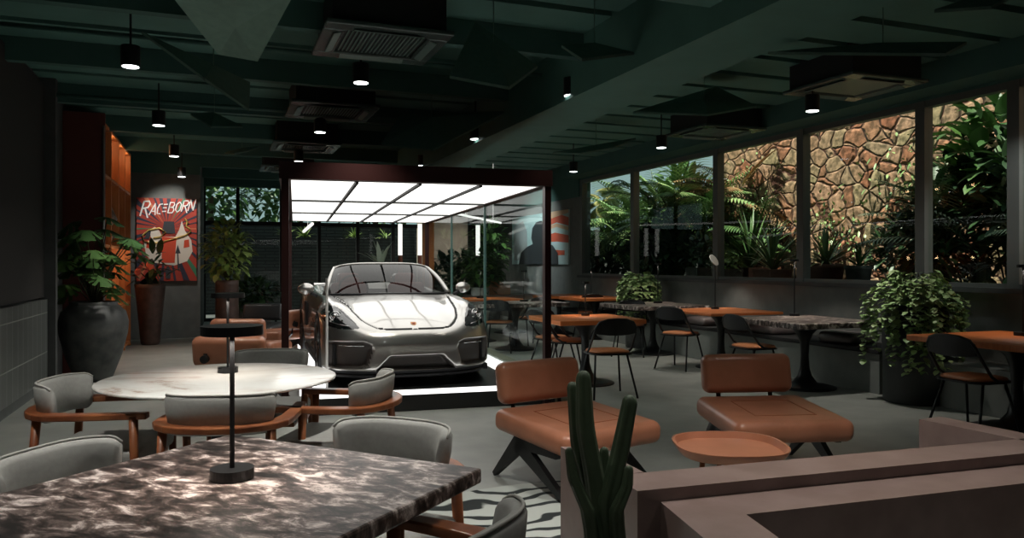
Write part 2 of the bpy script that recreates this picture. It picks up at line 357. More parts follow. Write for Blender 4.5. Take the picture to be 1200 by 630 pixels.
f_.bx(-.03, CW+.03, 0, BL, ZP+.03, ZP+.12); f_.build('roof_frame', M_maroon, case)
gm = MB().bx(-.03, CW+.03, 0, BL, ZP+.004, ZP+.03)
for i in (1, 2, 3): gm.bx(-.03+i*(CW+.06)/4-.014, -.03+i*(CW+.06)/4+.014, 0, BL, ZP-.035, ZP+.004)
gm.build('panel_grid', M_blackm, case)
gm = MB()
for j in (1, 2): gm.bx(-.03, CW+.03, j*BL/3-.02, j*BL/3+.02, ZP-.035, ZP+.004)
gm.build('cross_bars', mat('grey_bar', (.05, .052, .05), .5), case)
for i in range(4):
    for j in range(3):
        w4 = (CW+.06)/4; l3 = BL/3
        MB().bx(-.03+i*w4+(.018 if i else 0), -.03+(i+1)*w4-(.018 if i < 3 else 0), j*l3+(.02 if j else 0), (j+1)*l3-(.02 if j < 2 else 0), ZP-.012, ZP+.004).build('light_panel', M_panel, case)
for (x, y) in ((-.11, 0-.1), (CW+.06, -.1), (-.11, BL), (CW+.04, BL)):
    MB().bx(x, x+.062, y, y+.08, -PZ, ZP-.02).build('pillar', M_maroon, case)
MB().bx(CW+.085, CW+.097, .06, BL*.36, -PZ+.01, ZP-.03).build('glass_pane', M_cglass, case)
MB().bx(CW+.085, CW+.097, BL*.36+.02, BL*.68, -PZ+.01, ZP-.03).build('glass_pane', M_cglass, case)
MB().bx(CW+.085, CW+.097, BL*.68+.02, BL, -PZ+.01, ZP-.03).build('glass_pane', M_cglass, case)
for yy in (BL*.36, BL*.68): MB().bx(CW+.075, CW+.105, yy, yy+.02, -PZ, ZP-.03).build('glass_edge', mat('glass_edge', (.12, .22, .2), .3), case)
p = V(-217/900*7.2, 7.2); post = empty('post', p, rzB, 'thin white rod standing in for a glass edge highlight at left of the lit platform', 'post')  # white rod drawn for the bright highlight along a glass panel edge
MB().cyl((0, 0, .02), (0, 0, 1.06), .012, seg=12).build('pole', M_white, post); MB().cyl((0, 0, .0), (0, 0, .02), .05, seg=20).build('base', M_white, post)
post.location.z = PZ+.005
# ================================================================== CAR
ctr = c0 + BR*(BW/2-.095) + BA*.34
car = empty('sports_car', ctr + Vector((0, 0, PZ)), rzB+radians(3.2), 'silver open-top sports car facing forward inside the lit showcase', 'car')
def cr1(p0, p1, p2, p3, t):
    return tuple(.5*((2*b)+(-a+c)*t+(2*a-5*b+4*c-d)*t*t+(-a+3*b-3*c+d)*t**3) for a, b, c, d in zip(p0, p1, p2, p3))
R_ = [
 [(0,.05,.13),(.25,.06,.13),(.48,.11,.13),(.62,.18,.13),(.72,.27,.13),(.80,.38,.13),(.86,.50,.13),(.88,.638,.13)],
 [(0,-.01,.19),(.25,.0,.19),(.48,.05,.19),(.63,.125,.19),(.74,.215,.19),(.82,.335,.19),(.88,.46,.19),(.89,.603,.19)],
 [(0,.0,.33),(.25,.01,.33),(.48,.055,.33),(.63,.13,.33),(.745,.21,.33),(.83,.33,.33),(.885,.455,.33),(.898,.57,.33)],
 [(0,.0,.44),(.25,.01,.44),(.48,.06,.44),(.63,.14,.44),(.745,.225,.44),(.83,.34,.44),(.885,.475,.45),(.9,.594,.47)],
 [(0,.075,.525),(.25,.085,.525),(.47,.14,.53),(.61,.215,.54),(.72,.305,.55),(.805,.42,.555),(.875,.54,.565),(.9,.662,.58)],
 [(0,.33,.625),(.25,.34,.622),(.45,.38,.615),(.57,.42,.635),(.68,.47,.665),(.785,.55,.675),(.872,.66,.655),(.9,.765,.66)],
 [(0,.65,.705),(.25,.66,.70),(.44,.68,.69),(.55,.70,.70),(.66,.73,.755),(.77,.78,.765),(.87,.85,.72),(.905,.93,.70)],
 [(0,1.0,.775),(.25,1.0,.77),(.45,1.0,.755),(.57,1.02,.75),(.68,1.04,.795),(.78,1.07,.795),(.873,1.12,.73),(.905,1.157,.617)],
 [(0,1.3,.82),(.25,1.32,.815),(.45,1.36,.80),(.60,1.38,.79),(.70,1.38,.82),(.79,1.36,.805),(.875,1.3,.66),(.895,1.27,.45)],
 [(0,1.5,.845),(.25,1.53,.84),(.5,1.6,.83),(.66,1.62,.82),(.735,1.62,.83),(.81,1.58,.79),(.872,1.45,.52),(.87,1.31,.16)],
 [(0,1.9,.80),(.25,1.9,.80),(.5,1.9,.80),(.66,1.95,.84),(.74,1.95,.855),(.82,1.93,.80),(.865,1.9,.5),(.86,1.8,.16)],
 [(0,2.4,.80),(.25,2.4,.80),(.5,2.4,.80),(.67,2.4,.86),(.75,2.4,.87),(.83,2.4,.81),(.865,2.4,.5),(.86,2.35,.16)],
 [(0,2.8,.86),(.25,2.8,.86),(.5,2.85,.88),(.64,2.88,.91),(.75,2.9,.90),(.84,2.9,.83),(.895,2.88,.55),(.88,2.95,.17)],
 [(0,3.1,.94),(.25,3.1,.95),(.48,3.1,.94),(.63,3.1,.93),(.75,3.1,.91),(.85,3.1,.86),(.91,3.1,.72),(.91,3.09,.50)],
 [(0,3.41,.93),(.25,3.41,.94),(.47,3.41,.93),(.62,3.41,.92),(.74,3.41,.91),(.84,3.41,.87),(.905,3.41,.79),(.915,3.41,.70)],
 [(0,3.8,.87),(.25,3.8,.88),(.45,3.8,.88),(.6,3.8,.88),(.72,3.8,.87),(.81,3.78,.83),(.885,3.75,.68),(.905,3.73,.5)],
 [(0,4.2,.85),(.25,4.2,.85),(.43,4.18,.85),(.56,4.15,.84),(.67,4.1,.82),(.76,4.03,.77),(.85,3.93,.6),(.89,3.79,.3)],
 [(0,4.4,.70),(.25,4.38,.70),(.43,4.36,.70),(.56,4.32,.68),(.67,4.26,.66),(.76,4.18,.62),(.83,4.05,.45),(.87,3.8,.2)],
 [(0,4.42,.40),(.25,4.4,.40),(.43,4.38,.40),(.56,4.34,.40),(.67,4.27,.38),(.75,4.18,.35),(.82,4.04,.28),(.86,3.82,.17)],
 [(0,4.3,.18),(.25,4.3,.18),(.43,4.28,.18),(.56,4.24,.18),(.66,4.17,.17),(.74,4.08,.17),(.81,3.97,.16),(.85,3.84,.15)],
]
for ri_ in range(4, 10):
    R_[ri_] = [(x, y, z+(.028 if ci < 4 else (.016 if ci < 6 else 0))) for ci, (x, y, z) in enumerate(R_[ri_])]
full = [[(-x, y, z) for (x, y, z) in reversed(r[1:])]+r for r in R_]
full = [[(x*.965, y, z) for x, y, z in r] for r in full]
NR = len(full); NC = len(full[0])
def cpt(u, v):
    i = min(int(u), NR-2); j = min(int(v), NC-2); fu = u-i; fv = v-j; rows = []
    for a in range(i-1, i+3):
        ra = full[min(max(a, 0), NR-1)]
        P = [ra[min(max(b, 0), NC-1)] for b in range(j-1, j+3)]
        rows.append(cr1(*P, fv))
    return cr1(*rows, fu)
us = []
for i in range(NR-1):
    nsub = 18 if i < 6 else (10 if i < 9 else 6)
    us += [i+k/nsub for k in range(nsub)]
us.append(NR-1-1e-6)
vs_ = [j+k/16 for j in range(NC-1) for k in range(16)]+[NC-1-1e-6]
def sdpoly(p, poly):                      # signed distance, negative inside
    d = 1e9; ins = False; n = len(poly)
    for i in range(n):
        a = poly[i]; b = poly[(i+1) % n]; ex, ey = b[0]-a[0], b[1]-a[1]; wx, wy = p[0]-a[0], p[1]-a[1]
        t = max(0, min(1, (wx*ex+wy*ey)/(ex*ex+ey*ey))); d = min(d, (wx-ex*t)**2+(wy-ey*t)**2)
        if (a[1] > p[1]) != (b[1] > p[1]) and p[0] < a[0]+(p[1]-a[1])*ex/ey: ins = not ins
    return -sqrt(d) if ins else sqrt(d)
SI = [(.46, .205), (.52, .180), (.78, .180), (.83, .205), (.845, .40), (.82, .45), (.50, .455), (.43, .43), (.415, .37)]
CI = [(-.40, .165), (.40, .165), (.37, .2), (.27, .305), (.24, .315), (-.24, .315), (-.27, .305), (-.37, .2)]
HL = [(.53, .553), (.60, .548), (.72, .548), (.80, .565), (.845, .61), (.85, .67), (.825, .715), (.77, .742), (.71, .735), (.65, .69), (.58, .615)]
HL = [(x, z+(.018 if z < .6 else .034)) for x, z in HL]
def polyd(p, pl):
    d = 1e9
    for a, b in zip(pl[:-1], pl[1:]):
        ex, ey = b[0]-a[0], b[1]-a[1]; wx, wy = p[0]-a[0], p[1]-a[1]
        t = max(0, min(1, (wx*ex+wy*ey)/(ex*ex+ey*ey))); d = min(d, (wx-ex*t)**2+(wy-ey*t)**2)
    return sqrt(d)
SEAM = [(0, .085), (.25, .098), (.36, .14), (.43, .24), (.50, .40), (.545, .62), (.58, .95), (.64, 1.36)]
DOOR = [(.9, 1.42), (.89, 2.52)]
grid = []; cls = []
for u in us:
    row = []; rc = []
    for v in vs_:
        x, y, z = cpt(u, v); ax = abs(x); c = 0
        y0 = y
        if u < 4.2:
            d = sdpoly((ax, z), SI)
            if d < 0:
                t = min(1, -d/.028); y += .13*t*t*(3-2*t)*(1 if ax < .75 else max(.2, 1-(ax-.75)/.09)); c = 1 if d < -.012 else 0
            d = sdpoly((x, z), CI)
            if d < 0: t = min(1, -d/.02); y += .10*t; c = 1 if d < -.008 else c
            if z < .165: c = 3
        if 3.7 < u < 6.6:
            d = sdpoly((ax, z), HL)
            if d < 0 and y0 < .80:
                if u < 5.95 or ax > .6: c = 2
        if 3.5 < u < 8.8 and polyd((ax, y0), SEAM) < .0085: c = 3; z -= .012
        if 9.6 < u < 12.2 and ax < .655: c = 4
        if 8.8 < u < 12.6 and ax > .8 and (abs(y-1.52) < .006 or abs(y-2.62) < .006): c = 3
        row.append((x, y, z)); rc.append(c)
    grid.append(row); cls.append(rc)
def subset(test, closed_thick=False):
    b = MB(); idx = {}; vs = []; fs = []
    for i in range(len(us)-1):
        for j in range(len(vs_)-1):
            q = sorted((cls[i][j], cls[i+1][j], cls[i][j+1], cls[i+1][j+1]))
            cc = 2 if q.count(2) >= 2 else (3 if q.count(3) >= 2 else (1 if q.count(1) >= 2 else (4 if q.count(4) > 2 else 0)))
            cx = grid[i][j][0]
            if not test(cc, cx, i): continue
            f = []
            for a, b2 in ((i, j), (i, j+1), (i+1, j+1), (i+1, j)):
                if (a, b2) not in idx: idx[(a, b2)] = len(vs); vs.append(grid[a][b2])
                f.append(idx[(a, b2)])
            fs.append(f)
    b.raw(vs, fs, True); return b
def skinobj(b, name, m, parent):
    o = b.build(name, m, parent); return o
skinobj(subset(lambda c, x, i: c == 0), 'body', M_paint, car)
def ixt(c, x, lo, hi): return c == 1 and lo <= x < hi
skinobj(subset(lambda c, x, i: ixt(c, x, -2, -.41)), 'air_intake', M_intake, car)
skinobj(subset(lambda c, x, i: ixt(c, x, -.41, .41)), 'air_intake', M_intake, car)
skinobj(subset(lambda c, x, i: ixt(c, x, .41, 2)), 'air_intake', M_intake, car)
skinobj(subset(lambda c, x, i: c == 3 ), 'seam_and_lip', M_blackm, car)
skinobj(subset(lambda c, x, i: c == 4), 'cockpit_cover', M_blackm, car)
for s in (-1, 1):
    h = skinobj(subset(lambda c, x, i: c == 2 and x*s > 0), 'headlight', M_gblack, car)
    # projector and running lights sitting on the lens
    def hp(x, z):
        best = min(((g[0]-s*x)**2+(g[2]-z)**2, g) for u_i, r in enumerate(grid) if 3.6 < us[u_i] < 6.3 for g in r)
        return Vector(best[1])
    b = MB()
    cpt_ = hp(.735, .672)+Vector((0, -.01, .004)); nrm = Vector((s*.25, -.85, .45)).normalized()
    q = nrm.to_track_quat('Z', 'Y').to_matrix().to_4x4()
    vs = []; fs = []
    def ring(bb, c, R, r, sx=1):
        pts = [c + (q @ Vector((cos(a)*R*sx, sin(a)*R, 0))) for a in [2*pi*k/28 for k in range(28)]]
        bb.tube(pts, r, 8, True)
    ring(b, cpt_, .048, .006); ring(b, cpt_, .030, .004); b.sph(cpt_, .022)
    b.build('projector', M_chrome, h)
    b = MB()
    for (dx, dz) in ((-.055, .04), (.05, .035), (-.06, -.035), (.045, -.045)):
        b.sph(hp(.735+dx, .672+dz)+Vector((0, -.006, .003)), .011, (1, .6, 1), 10)
    b.build('running_light', M_white, h)
    # thin bright trim along the lamp
    b = MB(); b.tube([hp(.79, .625)+Vector((0, -.003, 0)), hp(.71, .60)+Vector((0, -.004, 0)), hp(.61, .588)+Vector((0, -.004, 0))], .0035, 6); b.build('lamp_trim', M_chrome, h)
    # intake slats, blade and rim
    b = MB()
    b.tube([(s*x, .02+.0+yy, .405) for x, yy in ((.50, .10), (.62, .175), (.72, .25))], .007, 6); b.build('fog_strip', M_chrome, car)
    b = MB(); b.box((s*.775, .42, .30), (.02, .16, .22), (0, 0, s*-.3)); b.build('intake_vane', M_blackm, car)
# lower splitter
b = MB(); pl = [(x, y-.012) for x, y, z in [full[0][j] for j in range(NC)]]
b.tube([(x, y, .115) for x, y in pl], .018, 8); b.build('front_splitter', M_blackm, car)
# crest badge on the nose
b = MB(); sh = [(-.026, .03), (.026, .03), (.028, 0), (.016, -.026), (0, -.036), (-.016, -.026), (-.028, 0)]
b.prism(sh, 0, .006); bo = b.build('crest_badge', mat('badge_gold', (.45, .2, .08), .3, metal=.7), car); bo.location = (0, .185, .603); bo.rotation_euler = (radians(28), 0, 0)
b = MB(); b.bx(-.013, .013, -.012, .012, .006, .009); b2 = b.build('badge_centre', flat('badge_red', (.35, .03, .02)), bo)
# windscreen
def wsp(t, k):                             # t -1..1 lateral, k 0..1 bottom..top
    bx_, by_, bz_ = .725*t, 1.36+.26*t*t, .862-.01*abs(t)
    tx, ty, tz = .60*t*(1-.04*t*t), 1.96+.14*t*t, 1.205-.055*t*t*t*t
    return Vector((bx_+(tx-bx_)*k, by_+(ty-by_)*k, bz_+(tz-bz_)*k+.03*sin(pi*k)))
vs = []; fs = []; A, B = 24, 8
for i in range(A+1):
    for k in range(B+1): vs.append(wsp(-1+2*i/A, k/B))
for i in range(A):
    for k in range(B): fs.append((i*(B+1)+k, (i+1)*(B+1)+k, (i+1)*(B+1)+k+1, i*(B+1)+k+1))
MB().raw(vs, fs, True).build('windscreen', M_wglass, car)
b = MB(); pts = [wsp(-1, k/6) for k in range(7)]+[wsp(-1+2*i/16, 1) for i in range(1, 16)]+[wsp(1, 1-k/6) for k in range(7)]
b.tube(pts, [.03, .028, .026, .024, .022, .02, .018]+[.014]*15+[.018, .02, .022, .024, .026, .028, .03], 10); b.build('windscreen_frame', M_paint, car)
b = MB(); b.tube([wsp(-1+2*i/16, 0.0)+Vector((0, .0, .0)) for i in range(17)], .012, 8); b.build('windscreen_base', M_blackm, car)
b = MB(); b.box((0, 1.93, 1.15), (.2, .03, .05), bev=.012); b.build('rear_view_mirror', M_blackm, car)
for s in (-1, 1):
    b = MB(); b.sph((s*.93, 1.72, .915), .088, (1.05, .75, .74), 20); mo = b.build('wing_mirror', M_paint, car)
    b = MB(); b.tube([(s*.80, 1.70, .83), (s*.86, 1.71, .86), (s*.90, 1.72, .89)], .02, 8); b.build('mirror_stalk', M_blackm, mo)
    # seats
    b = MB(); b.box((s*.36, 2.35, .72), (.46, .16, .5), (radians(-14), 0, 0), bev=.06, seg=4); b.box((s*.36, 2.46, 1.0), (.26, .11, .17), (radians(-14), 0, 0), bev=.045, seg=4)
    b.build('seat', M_red, car)
    b = MB(); b.tube([(s*.22, 2.66, .86), (s*.22, 2.66, 1.02), (s*.26, 2.66, 1.06), (s*.46, 2.66, 1.06), (s*.5, 2.66, 1.02), (s*.5, 2.66, .86)], .018, 8); b.build('roll_hoop', M_chrome, car)
b = MB(); b.tube([(-.36+.17*cos(a), 1.98+.05*sin(a), .90+.16*sin(a)) for a in [2*pi*k/24 for k in range(24)]], .014, 8, True); b.build('steering_wheel', M_blackm, car)
b = MB(); b.box((0, 4.2, .90), (1.3, .12, .02), (radians(12), 0, 0), bev=.008); b.build('rear_spoiler', M_paint, car)
# side vent, sill, underbody
MB().bx(-.82, .82, .35, 4.1, .10, .16).build('underbody', M_blackm, car)
for s in (-1, 1):
    b = MB(); b.box((s*.845, 2.1, .16), (.05, 1.5, .08), bev=.02); b.build('side_sill', M_blackm, car)
    b = MB(); b.box((s*.862, 2.72, .58), (.02, .16, .3), (0, 0, s*-.05), bev=.008); b.build('side_air_scoop', M_blackm, car)
def wheel(x, y, R, s):
    w_ = empty('wheel', (x, y, R)); w_.parent = car
    b = MB(); n = 40; prof = [(R-.06, -.12), (R-.01, -.12), (R, -.10), (R, .10), (R-.01, .12), (R-.06, .12)]
    vs = []; fs = []
    m = len(prof)
    for i in range(n):
        a = 2*pi*i/n
        for r, xx in prof: vs.append((xx, r*cos(a), r*sin(a)))
    for i in range(n):
        for k in range(m): fs.append((i*m+k, ((i+1) % n)*m+k, ((i+1) % n)*m+(k+1) % m, i*m+(k+1) % m))
    b.raw(vs, fs, True); b.build('tyre', M_rubber, w_)
    b = MB()
    for k in range(10):
        a = 2*pi*k/10; b.tube([(s*.11, .03*cos(a), .03*sin(a)), (s*.10, (R-.065)*cos(a+.06), (R-.065)*sin(a+.06))], .014, 6)
        b.tube([(s*.11, .03*cos(a), .03*sin(a)), (s*.10, (R-.065)*cos(a-.12), (R-.065)*sin(a-.12))], .010, 6)
    b.cyl((s*.09, 0, 0), (s*.125, 0, 0), .045, seg=20)
    b.tube([(s*.105, (R-.062)*cos(a), (R-.062)*sin(a)) for a in [2*pi*k/40 for k in range(40)]], .012, 8, True)
    b.build('rim', M_rim, w_)
    b = MB(); b.cyl((s*.02, 0, 0), (s*.05, 0, 0), .19, seg=30); b.build('brake_disc', M_chrome, w_)
    b = MB(); b.box((s*.05, -.15, .05), (.06, .08, .18), bev=.015); b.build('brake_caliper', flat('caliper_red', (.3, .02, .02), .4), w_)
for s in (-1, 1):
    wheel(s*.755, .93, .345, s); wheel(s*.755, 3.41, .345, s)
    for yy in (.93, 3.41):              # arch liners
        b = MB(); prf = []; vs = []; fs = []
        for k in range(17):
            a = pi*k/16; vs += [(s*.60, yy+.362*cos(a), .34+.362*sin(a)), (s*.868, yy+.362*cos(a), .34+.362*sin(a))]
        for k in range(16): fs.append((2*k, 2*k+1, 2*k+3, 2*k+2))
        fs.append([2*k for k in range(17)])
        b.raw(vs, fs); b.build('arch_liner', M_blackm, car)
# ================================================================== TABLES
def tulip(h, R=.33, top=.2):
    return [(0, 0), (R, 0), (R, .012), (R*.8, .03), (R*.4, .055), (.075, .13), (.05, .22), (.042, .36), (.05, h-.2), (.085, h-.1), (.16, h-.02), (top, h), (0, h)]
def table(name, top_m, size, thick, loc, rz, label, cat='table', group=None, R=.33, h=.75, topm=None):
    t = empty(name, (loc[0], loc[1], 0), rz, label, cat, group)
    b = MB(); b.box((0, 0, h-thick/2), (size[0], size[1], thick), bev=.008 if thick > .03 else .005, seg=2, smooth=False); b.build('tabletop', top_m, t)
    b = MB(); b.lathe(tulip(h-thick, R), 36); b.build('pedestal', M_black, t)
    return t
def lamp(loc, ht, label, R=.085, tilt=None, e=9, base=.055):
    t = empty('table_lamp', loc, 0, label, 'lamp', None)
    MB().cyl((0, 0, 0), (0, 0, .03), base, seg=32).build('base', M_black, t)
    MB().cyl((0, 0, .03), (0, 0, ht-.02), .007, seg=10).build('pole', M_black, t)
    b = MB()
    if tilt: b.cyl((-.03, 0, -.004), (-.03, 0, .006), R, seg=32)
    else: b.cyl((0, 0, ht-.022), (0, 0, ht+.004), R, seg=40)
    s = b.build('shade', M_white if tilt else M_black, t)
    if tilt: s.location = (0, 0, ht); s.rotation_euler = tilt
    if e: spot('lamp_light', (0, 0, ht-.035), (0, 0, -1), e, 120, .7, .03, (1, .86, .74), t)
    return t
# foreground marble table (square, turned)
ex = V(.894, -.448).normalized(); ey = V(.448, .894).normalized()
bc = V(-1.01, 2.76); W1, H1 = 1.03, 1.5
cen = bc + ex*(W1/2) - ey*(H1/2)
fm = table('marble_table', M_marb, (W1, H1), .045, cen, atan2(ex.y, ex.x), 'brown marble table in the near foreground with a turned square top', R=.36)
lamp((*G(272, 560, .75).xy, .7505), .43, 'black disc lamp standing on the foreground brown marble table', .085, e=11, base=.06)
# round marble table
rc = V((258-600)/900*4.12, 4.12)
rt = empty('round_table', (rc.x, rc.y, 0), 0, 'round white marble table between the grey armchairs', 'table')
b = MB(); b.lathe([(0, .73), (.57, .73), (.605, .738), (.605, .748), (.595, .752), (0, .752)], 72); b.build('tabletop', M_wmarb, rt)
b = MB(); b.lathe(tulip(.73, .33), 36); b.build('pedestal', M_black, rt)
lamp((*G(267, 436, .752).xy, .7525), .44, 'black disc lamp standing on the round white marble table', .09, e=10)
# dining tables on the right
rzR = -YAW + radians(20.97)  # room aligned
def tb(px, py, m, size, label, thick=.035, rz=0, R=.33):
    p = G(px, py, .75); return table('dining_table', m, size, thick, p, rz, label, R=R, group=None)
tA = tb(686, 371.5, M_orange, (1.02, 1.02), 'orange wooden table beside the front glass corner of the showcase', .05, rz=radians(-3))
lamp((*G(686, 369.5, .75).xy, .7505), .40, 'slim black lamp on the orange table beside the glass corner', .05, e=7, base=.05)
tB = tb(845, 363.3, M_orange, (1.1, 1.1), 'orange wooden table with a pale disc lamp in front of the bench', .035)
lamp((*G(838, 361.8, .75).xy, .7505), .66, 'tall black lamp with a pale tilted disc on the middle orange table', .085, (radians(60), 0, radians(25)), e=0)
spot('lamp_light', tuple(G(838, 359.5, .75)+Vector((0, 0, .62))), tuple(G(838, 359.5, .75)), 12, 110, .8, .04, (1, .86, .74))
tC = tb(943, 373.8, M_marb, (1.1, 1.1), 'grey brown marble table in front of the bench', .06)
lamp((*G(931, 370, .75).xy, .7505), .66, 'tall thin black lamp on the marble table by the bench', .05, e=14, base=.06)
tD = tb(1192, 396, M_orange, (1.15, 1.15), 'dark orange wooden table cut off by the right edge of the picture', .05)
lamp((*G(1199, 393, .75).xy, .7505), .6, 'black lamp on the orange table at the right picture edge', .05, e=8, base=.07)
tE = tb(765, 356, M_marb, (1.2, 1.2), 'far marble table below the windows left of the orange one', .06)
lamp((*G(771, 355, .75).xy, .7505), .62, 'black lamp on the far marble table below the windows', .05, e=8, base=.07)
tF = tb(697, 348, M_orange, (1.0, 1.0), 'far orange table behind the showcase glass, below the painting wall', .05)
lamp((*G(693, 347.5, .75).xy, .7505), .5, 'black lamp on the far orange table near the corner of the windows', .05, e=8, base=.07)
tG = tb(655, 345.5, M_orange, (1.0, 1.0), 'most distant orange table seen beside the case pillar', .05)
tH = tb(604, 353.8, M_marb, (1.5, .9), 'marble table seen through the showcase glass', .06)
lamp((*G(614, 353, .75).xy, .7505), .5, 'black lamp on the marble table seen through the glass', .05, e=6, base=.07)
tI = tb(560, 349.5, M_orange, (1.4, .9), 'orange table just behind the right wing mirror of the car', .05)
tJ = tb(598, 345.0, M_cop, (1.8, .8), 'reddish brown table in the far rows behind the glass', .08)
lamp((*G(563, 349, .75).xy, .7505), .5, 'black lamp on the orange table behind the car', .05, e=6, base=.07)
# ================================================================== BLACK METAL CHAIR
def metal_chair():
    t = empty('metal_chair', (0, 0, 0), 0, 'x', 'chair')
    def srect(a, b_, k=28, e=.55):
        return [(a*math.copysign(abs(cos(t_))**e, cos(t_)), b_*math.copysign(abs(sin(t_))**e, sin(t_))) for t_ in [2*pi*i/k for i in range(k)]]
    b = MB(); b.prism([(x, y) for x, y in srect(.225, .215)], .438, .452); b.build('seat', M_black, t)
    b = MB(); n = 28; vs = []; fs = []
    for (s_, z) in ((.98, .453), (1, .462), (.96, .474), (.8, .481), (.4, .484)):
        for x, y in srect(.205*s_, .195*s_, n): vs.append((x, y-.01, z))
    for k in range(4):
        for i in range(n): fs.append((k*n+i, k*n+(i+1) % n, (k+1)*n+(i+1) % n, (k+1)*n+i))
    fs.append([4*n+i for i in range(n)]); fs.append(list(range(n))[::-1])
    b.raw(vs, fs, True); b.build('seat_pad', M_orangeL, t)
    for s in (-1, 1):
        MB().tube([(s*.17, -.13, .44), (s*.235, -.235, 0)], .011, 8).build('leg', M_black, t)
        MB().tube([(s*.17, .10, .44), (s*.235, .235, 0)], .011, 8).build('leg', M_black, t)
    b = MB(); P = []
    for s in (1,):
        P = [(.22, -.02, .455), (.232, .03, .462), (.232, .09, .50), (.225, .2, .65), (.215, .235, .72), (.18, .25, .775), (.10, .265, .80), (0, .27, .805)]
    P = P+[(-x, y, z) for x, y, z in reversed(P[:-1])]
    b.tube(P, .012, 8); b.build('back_frame', M_black, t)
    vs = []; fs = []
    for i in range(13):
        u = -1+2*i/12; xx = .212*u; yy = .268-.035*u*u
        zt = .80-.05*abs(u)**4; zb = .64+.02*u*u
        for dy in (0, .012): vs += [(xx, yy+dy-.02, zb), (xx, yy+dy, zt)]
    for i in range(12):
        a = i*4; c = a+4; fs += [(a, c, c+1, a+1), (a+2, a+3, c+3, c+2), (a+1, c+1, c+3, a+3), (a, a+2, c+2, c)]
    fs += [(0, 1, 3, 2), (48, 50, 51, 49)]
    MB().raw(vs, fs, False).build('backrest', M_black, t)
    return t
M_orangeL = mat('orange_seat_leather', (.55, .2, .08), .45)
mc = metal_chair(); used = [False]
def chair(px, py, z, rd, label, sc=1):
    p = G(px, py, z); rz = face(*rd)
    if not used[0]: o = mc; used[0] = True
    else: o = dup(mc)
    o.location = (p.x, p.y, 0); o.rotation_euler = (0, 0, rz); o['label'] = label; return o
chair(712, 411, .46, (-.25, 1), 'black metal chair with bright orange seat, its back to us, by the glass corner table')
chair(797, 390, .46, (.75, .75), 'black metal chair with tan seat turned sideways left of the middle orange table')
chair(882, 405, .46, (.85, .3), 'black metal chair half hidden behind the right tan lounge chair')
chair(1140, 442, .46, (.97, .35), 'black metal chair behind the terracotta parapet at far right')
chair(667, 398.5, .46, (.95, -.3), 'black metal chair with tan seat on the near left side of the glass corner table')
chair(648, 395, .46, (.9, .5), 'black metal chair with tan seat seen through the case glass')
chair(738, 380, .46, (-.3, -1), 'black metal chair tucked behind the glass corner table')
chair(585, 377, .46, (.2, 1), 'black metal chair just right of the car headlight behind the glass')
chair(622, 372, .46, (-.6, .8), 'black metal chair under the far marble table behind the glass')
chair(690, 366, .46, (-.2, 1), 'black metal chair at the far orange table near the window corner')
# ================================================================== GREY ARMCHAIRS
def armchair():
    t = empty('armchair', (0, 0, 0), 0, 'x', 'armchair')
    b = MB(); b.box((0, -.02, .43), (.50, .50, .09), bev=.035, seg=4); b.build('seat', M_grey, t)
    b = MB(); b.box((0, -.02, .375), (.44, .44, .03)); b.build('seat_frame', M_brown, t)
    for s in (-1, 1):
        MB().tube([(s*.285, -.24, .64), (s*.275, -.25, 0)], [.021, .015], 10).build('leg', M_brown, t)
        MB().tube([(s*.235, .21, .64), (s*.255, .26, 0)], [.021, .015], 10).build('leg', M_brown, t)
        MB().tube([(s*.27, -.22, .37), (s*.24, .2, .37)], .013, 8).build('side_rail', M_brown, t)
    P = []
    P.append((.268, -.30)); P.append((.275, -.1)); P.append((.275, .03))
    for k in range(0, 13):
        a = pi*k/12; P.append((.27*cos(a), .08+.215*sin(a)**.85 if sin(a) > 0 else .08))
    P += [(-.275, .03), (-.275, -.1), (-.268, -.30)]
    b = MB(); n = len(P); vs = []; fs = []
    for i, p in enumerate(P):
        a = Vector(P[max(0, i-1)]); c = Vector(P[min(n-1, i+1)]); d = (c-a).normalized(); nx = Vector((d.y, -d.x))
        t_ = min(1, min(i, n-1-i)/4); w_ = .028+.012*t_
        for (o_, z) in ((-w_, .625), (w_, .625), (w_, .655), (-w_, .655)): vs.append((p[0]+nx.x*o_, p[1]+nx.y*o_, z))
    for i in range(n-1):
        for k in range(4): fs.append((i*4+k, i*4+(k+1) % 4, i*4+4+(k+1) % 4, i*4+4+k))
    fs += [(3, 2, 1, 0), tuple((n-1)*4+k for k in range(4))]
    b.raw(vs, fs); ob = b.build('arm_ring', M_brown, t)
    bm = ob.modifiers.new('Bevel', 'BEVEL'); bm.width = .006; bm.segments = 2
    # upholstered curved back
    b = MB(); vs = []; fs = []; K = 24; top = []
    def se(c_, e_=.62): return math.copysign(abs(c_)**e_, c_)
    prof = [(-.022, .60), (.020, .60), (.028, .70), (.026, .76), (.014, .775), (-.008, .775), (-.02, .76), (-.026, .70)]
    for k in range(K+1):
        a = pi*(.10+.80*k/K); cx, cy = .215*se(cos(a)), .075+.165*se(sin(a), .8)
        ed = min(k, K-k); shr = .75 if ed == 0 else (.93 if ed == 1 else 1)
        nx = Vector((cos(a), sin(a)))
        for (o_, z) in prof:
            zz = .70+(z-.70)*shr + .006*sin(pi*k/K)
            oo = o_ * shr + (z-.60)*.12
            vs.append((cx+nx.x*oo, cy+nx.y*oo, zz))
    m = len(prof)
    for k in range(K):
        for i in range(m): fs.append((k*m+i, k*m+(i+1) % m, (k+1)*m+(i+1) % m, (k+1)*m+i))
    fs += [tuple(range(m))[::-1], tuple(K*m+i for i in range(m))]
    b.raw(vs, fs, True); bk = b.build('backrest', M_grey, t)
    b = MB(); b.tube([Vector(vs[k*m+4])+Vector((0, 0, .004)) for k in range(K+1)], .005, 6); b.build('piping', M_pipe, bk)
    return t
ac = armchair(); aused = [False]
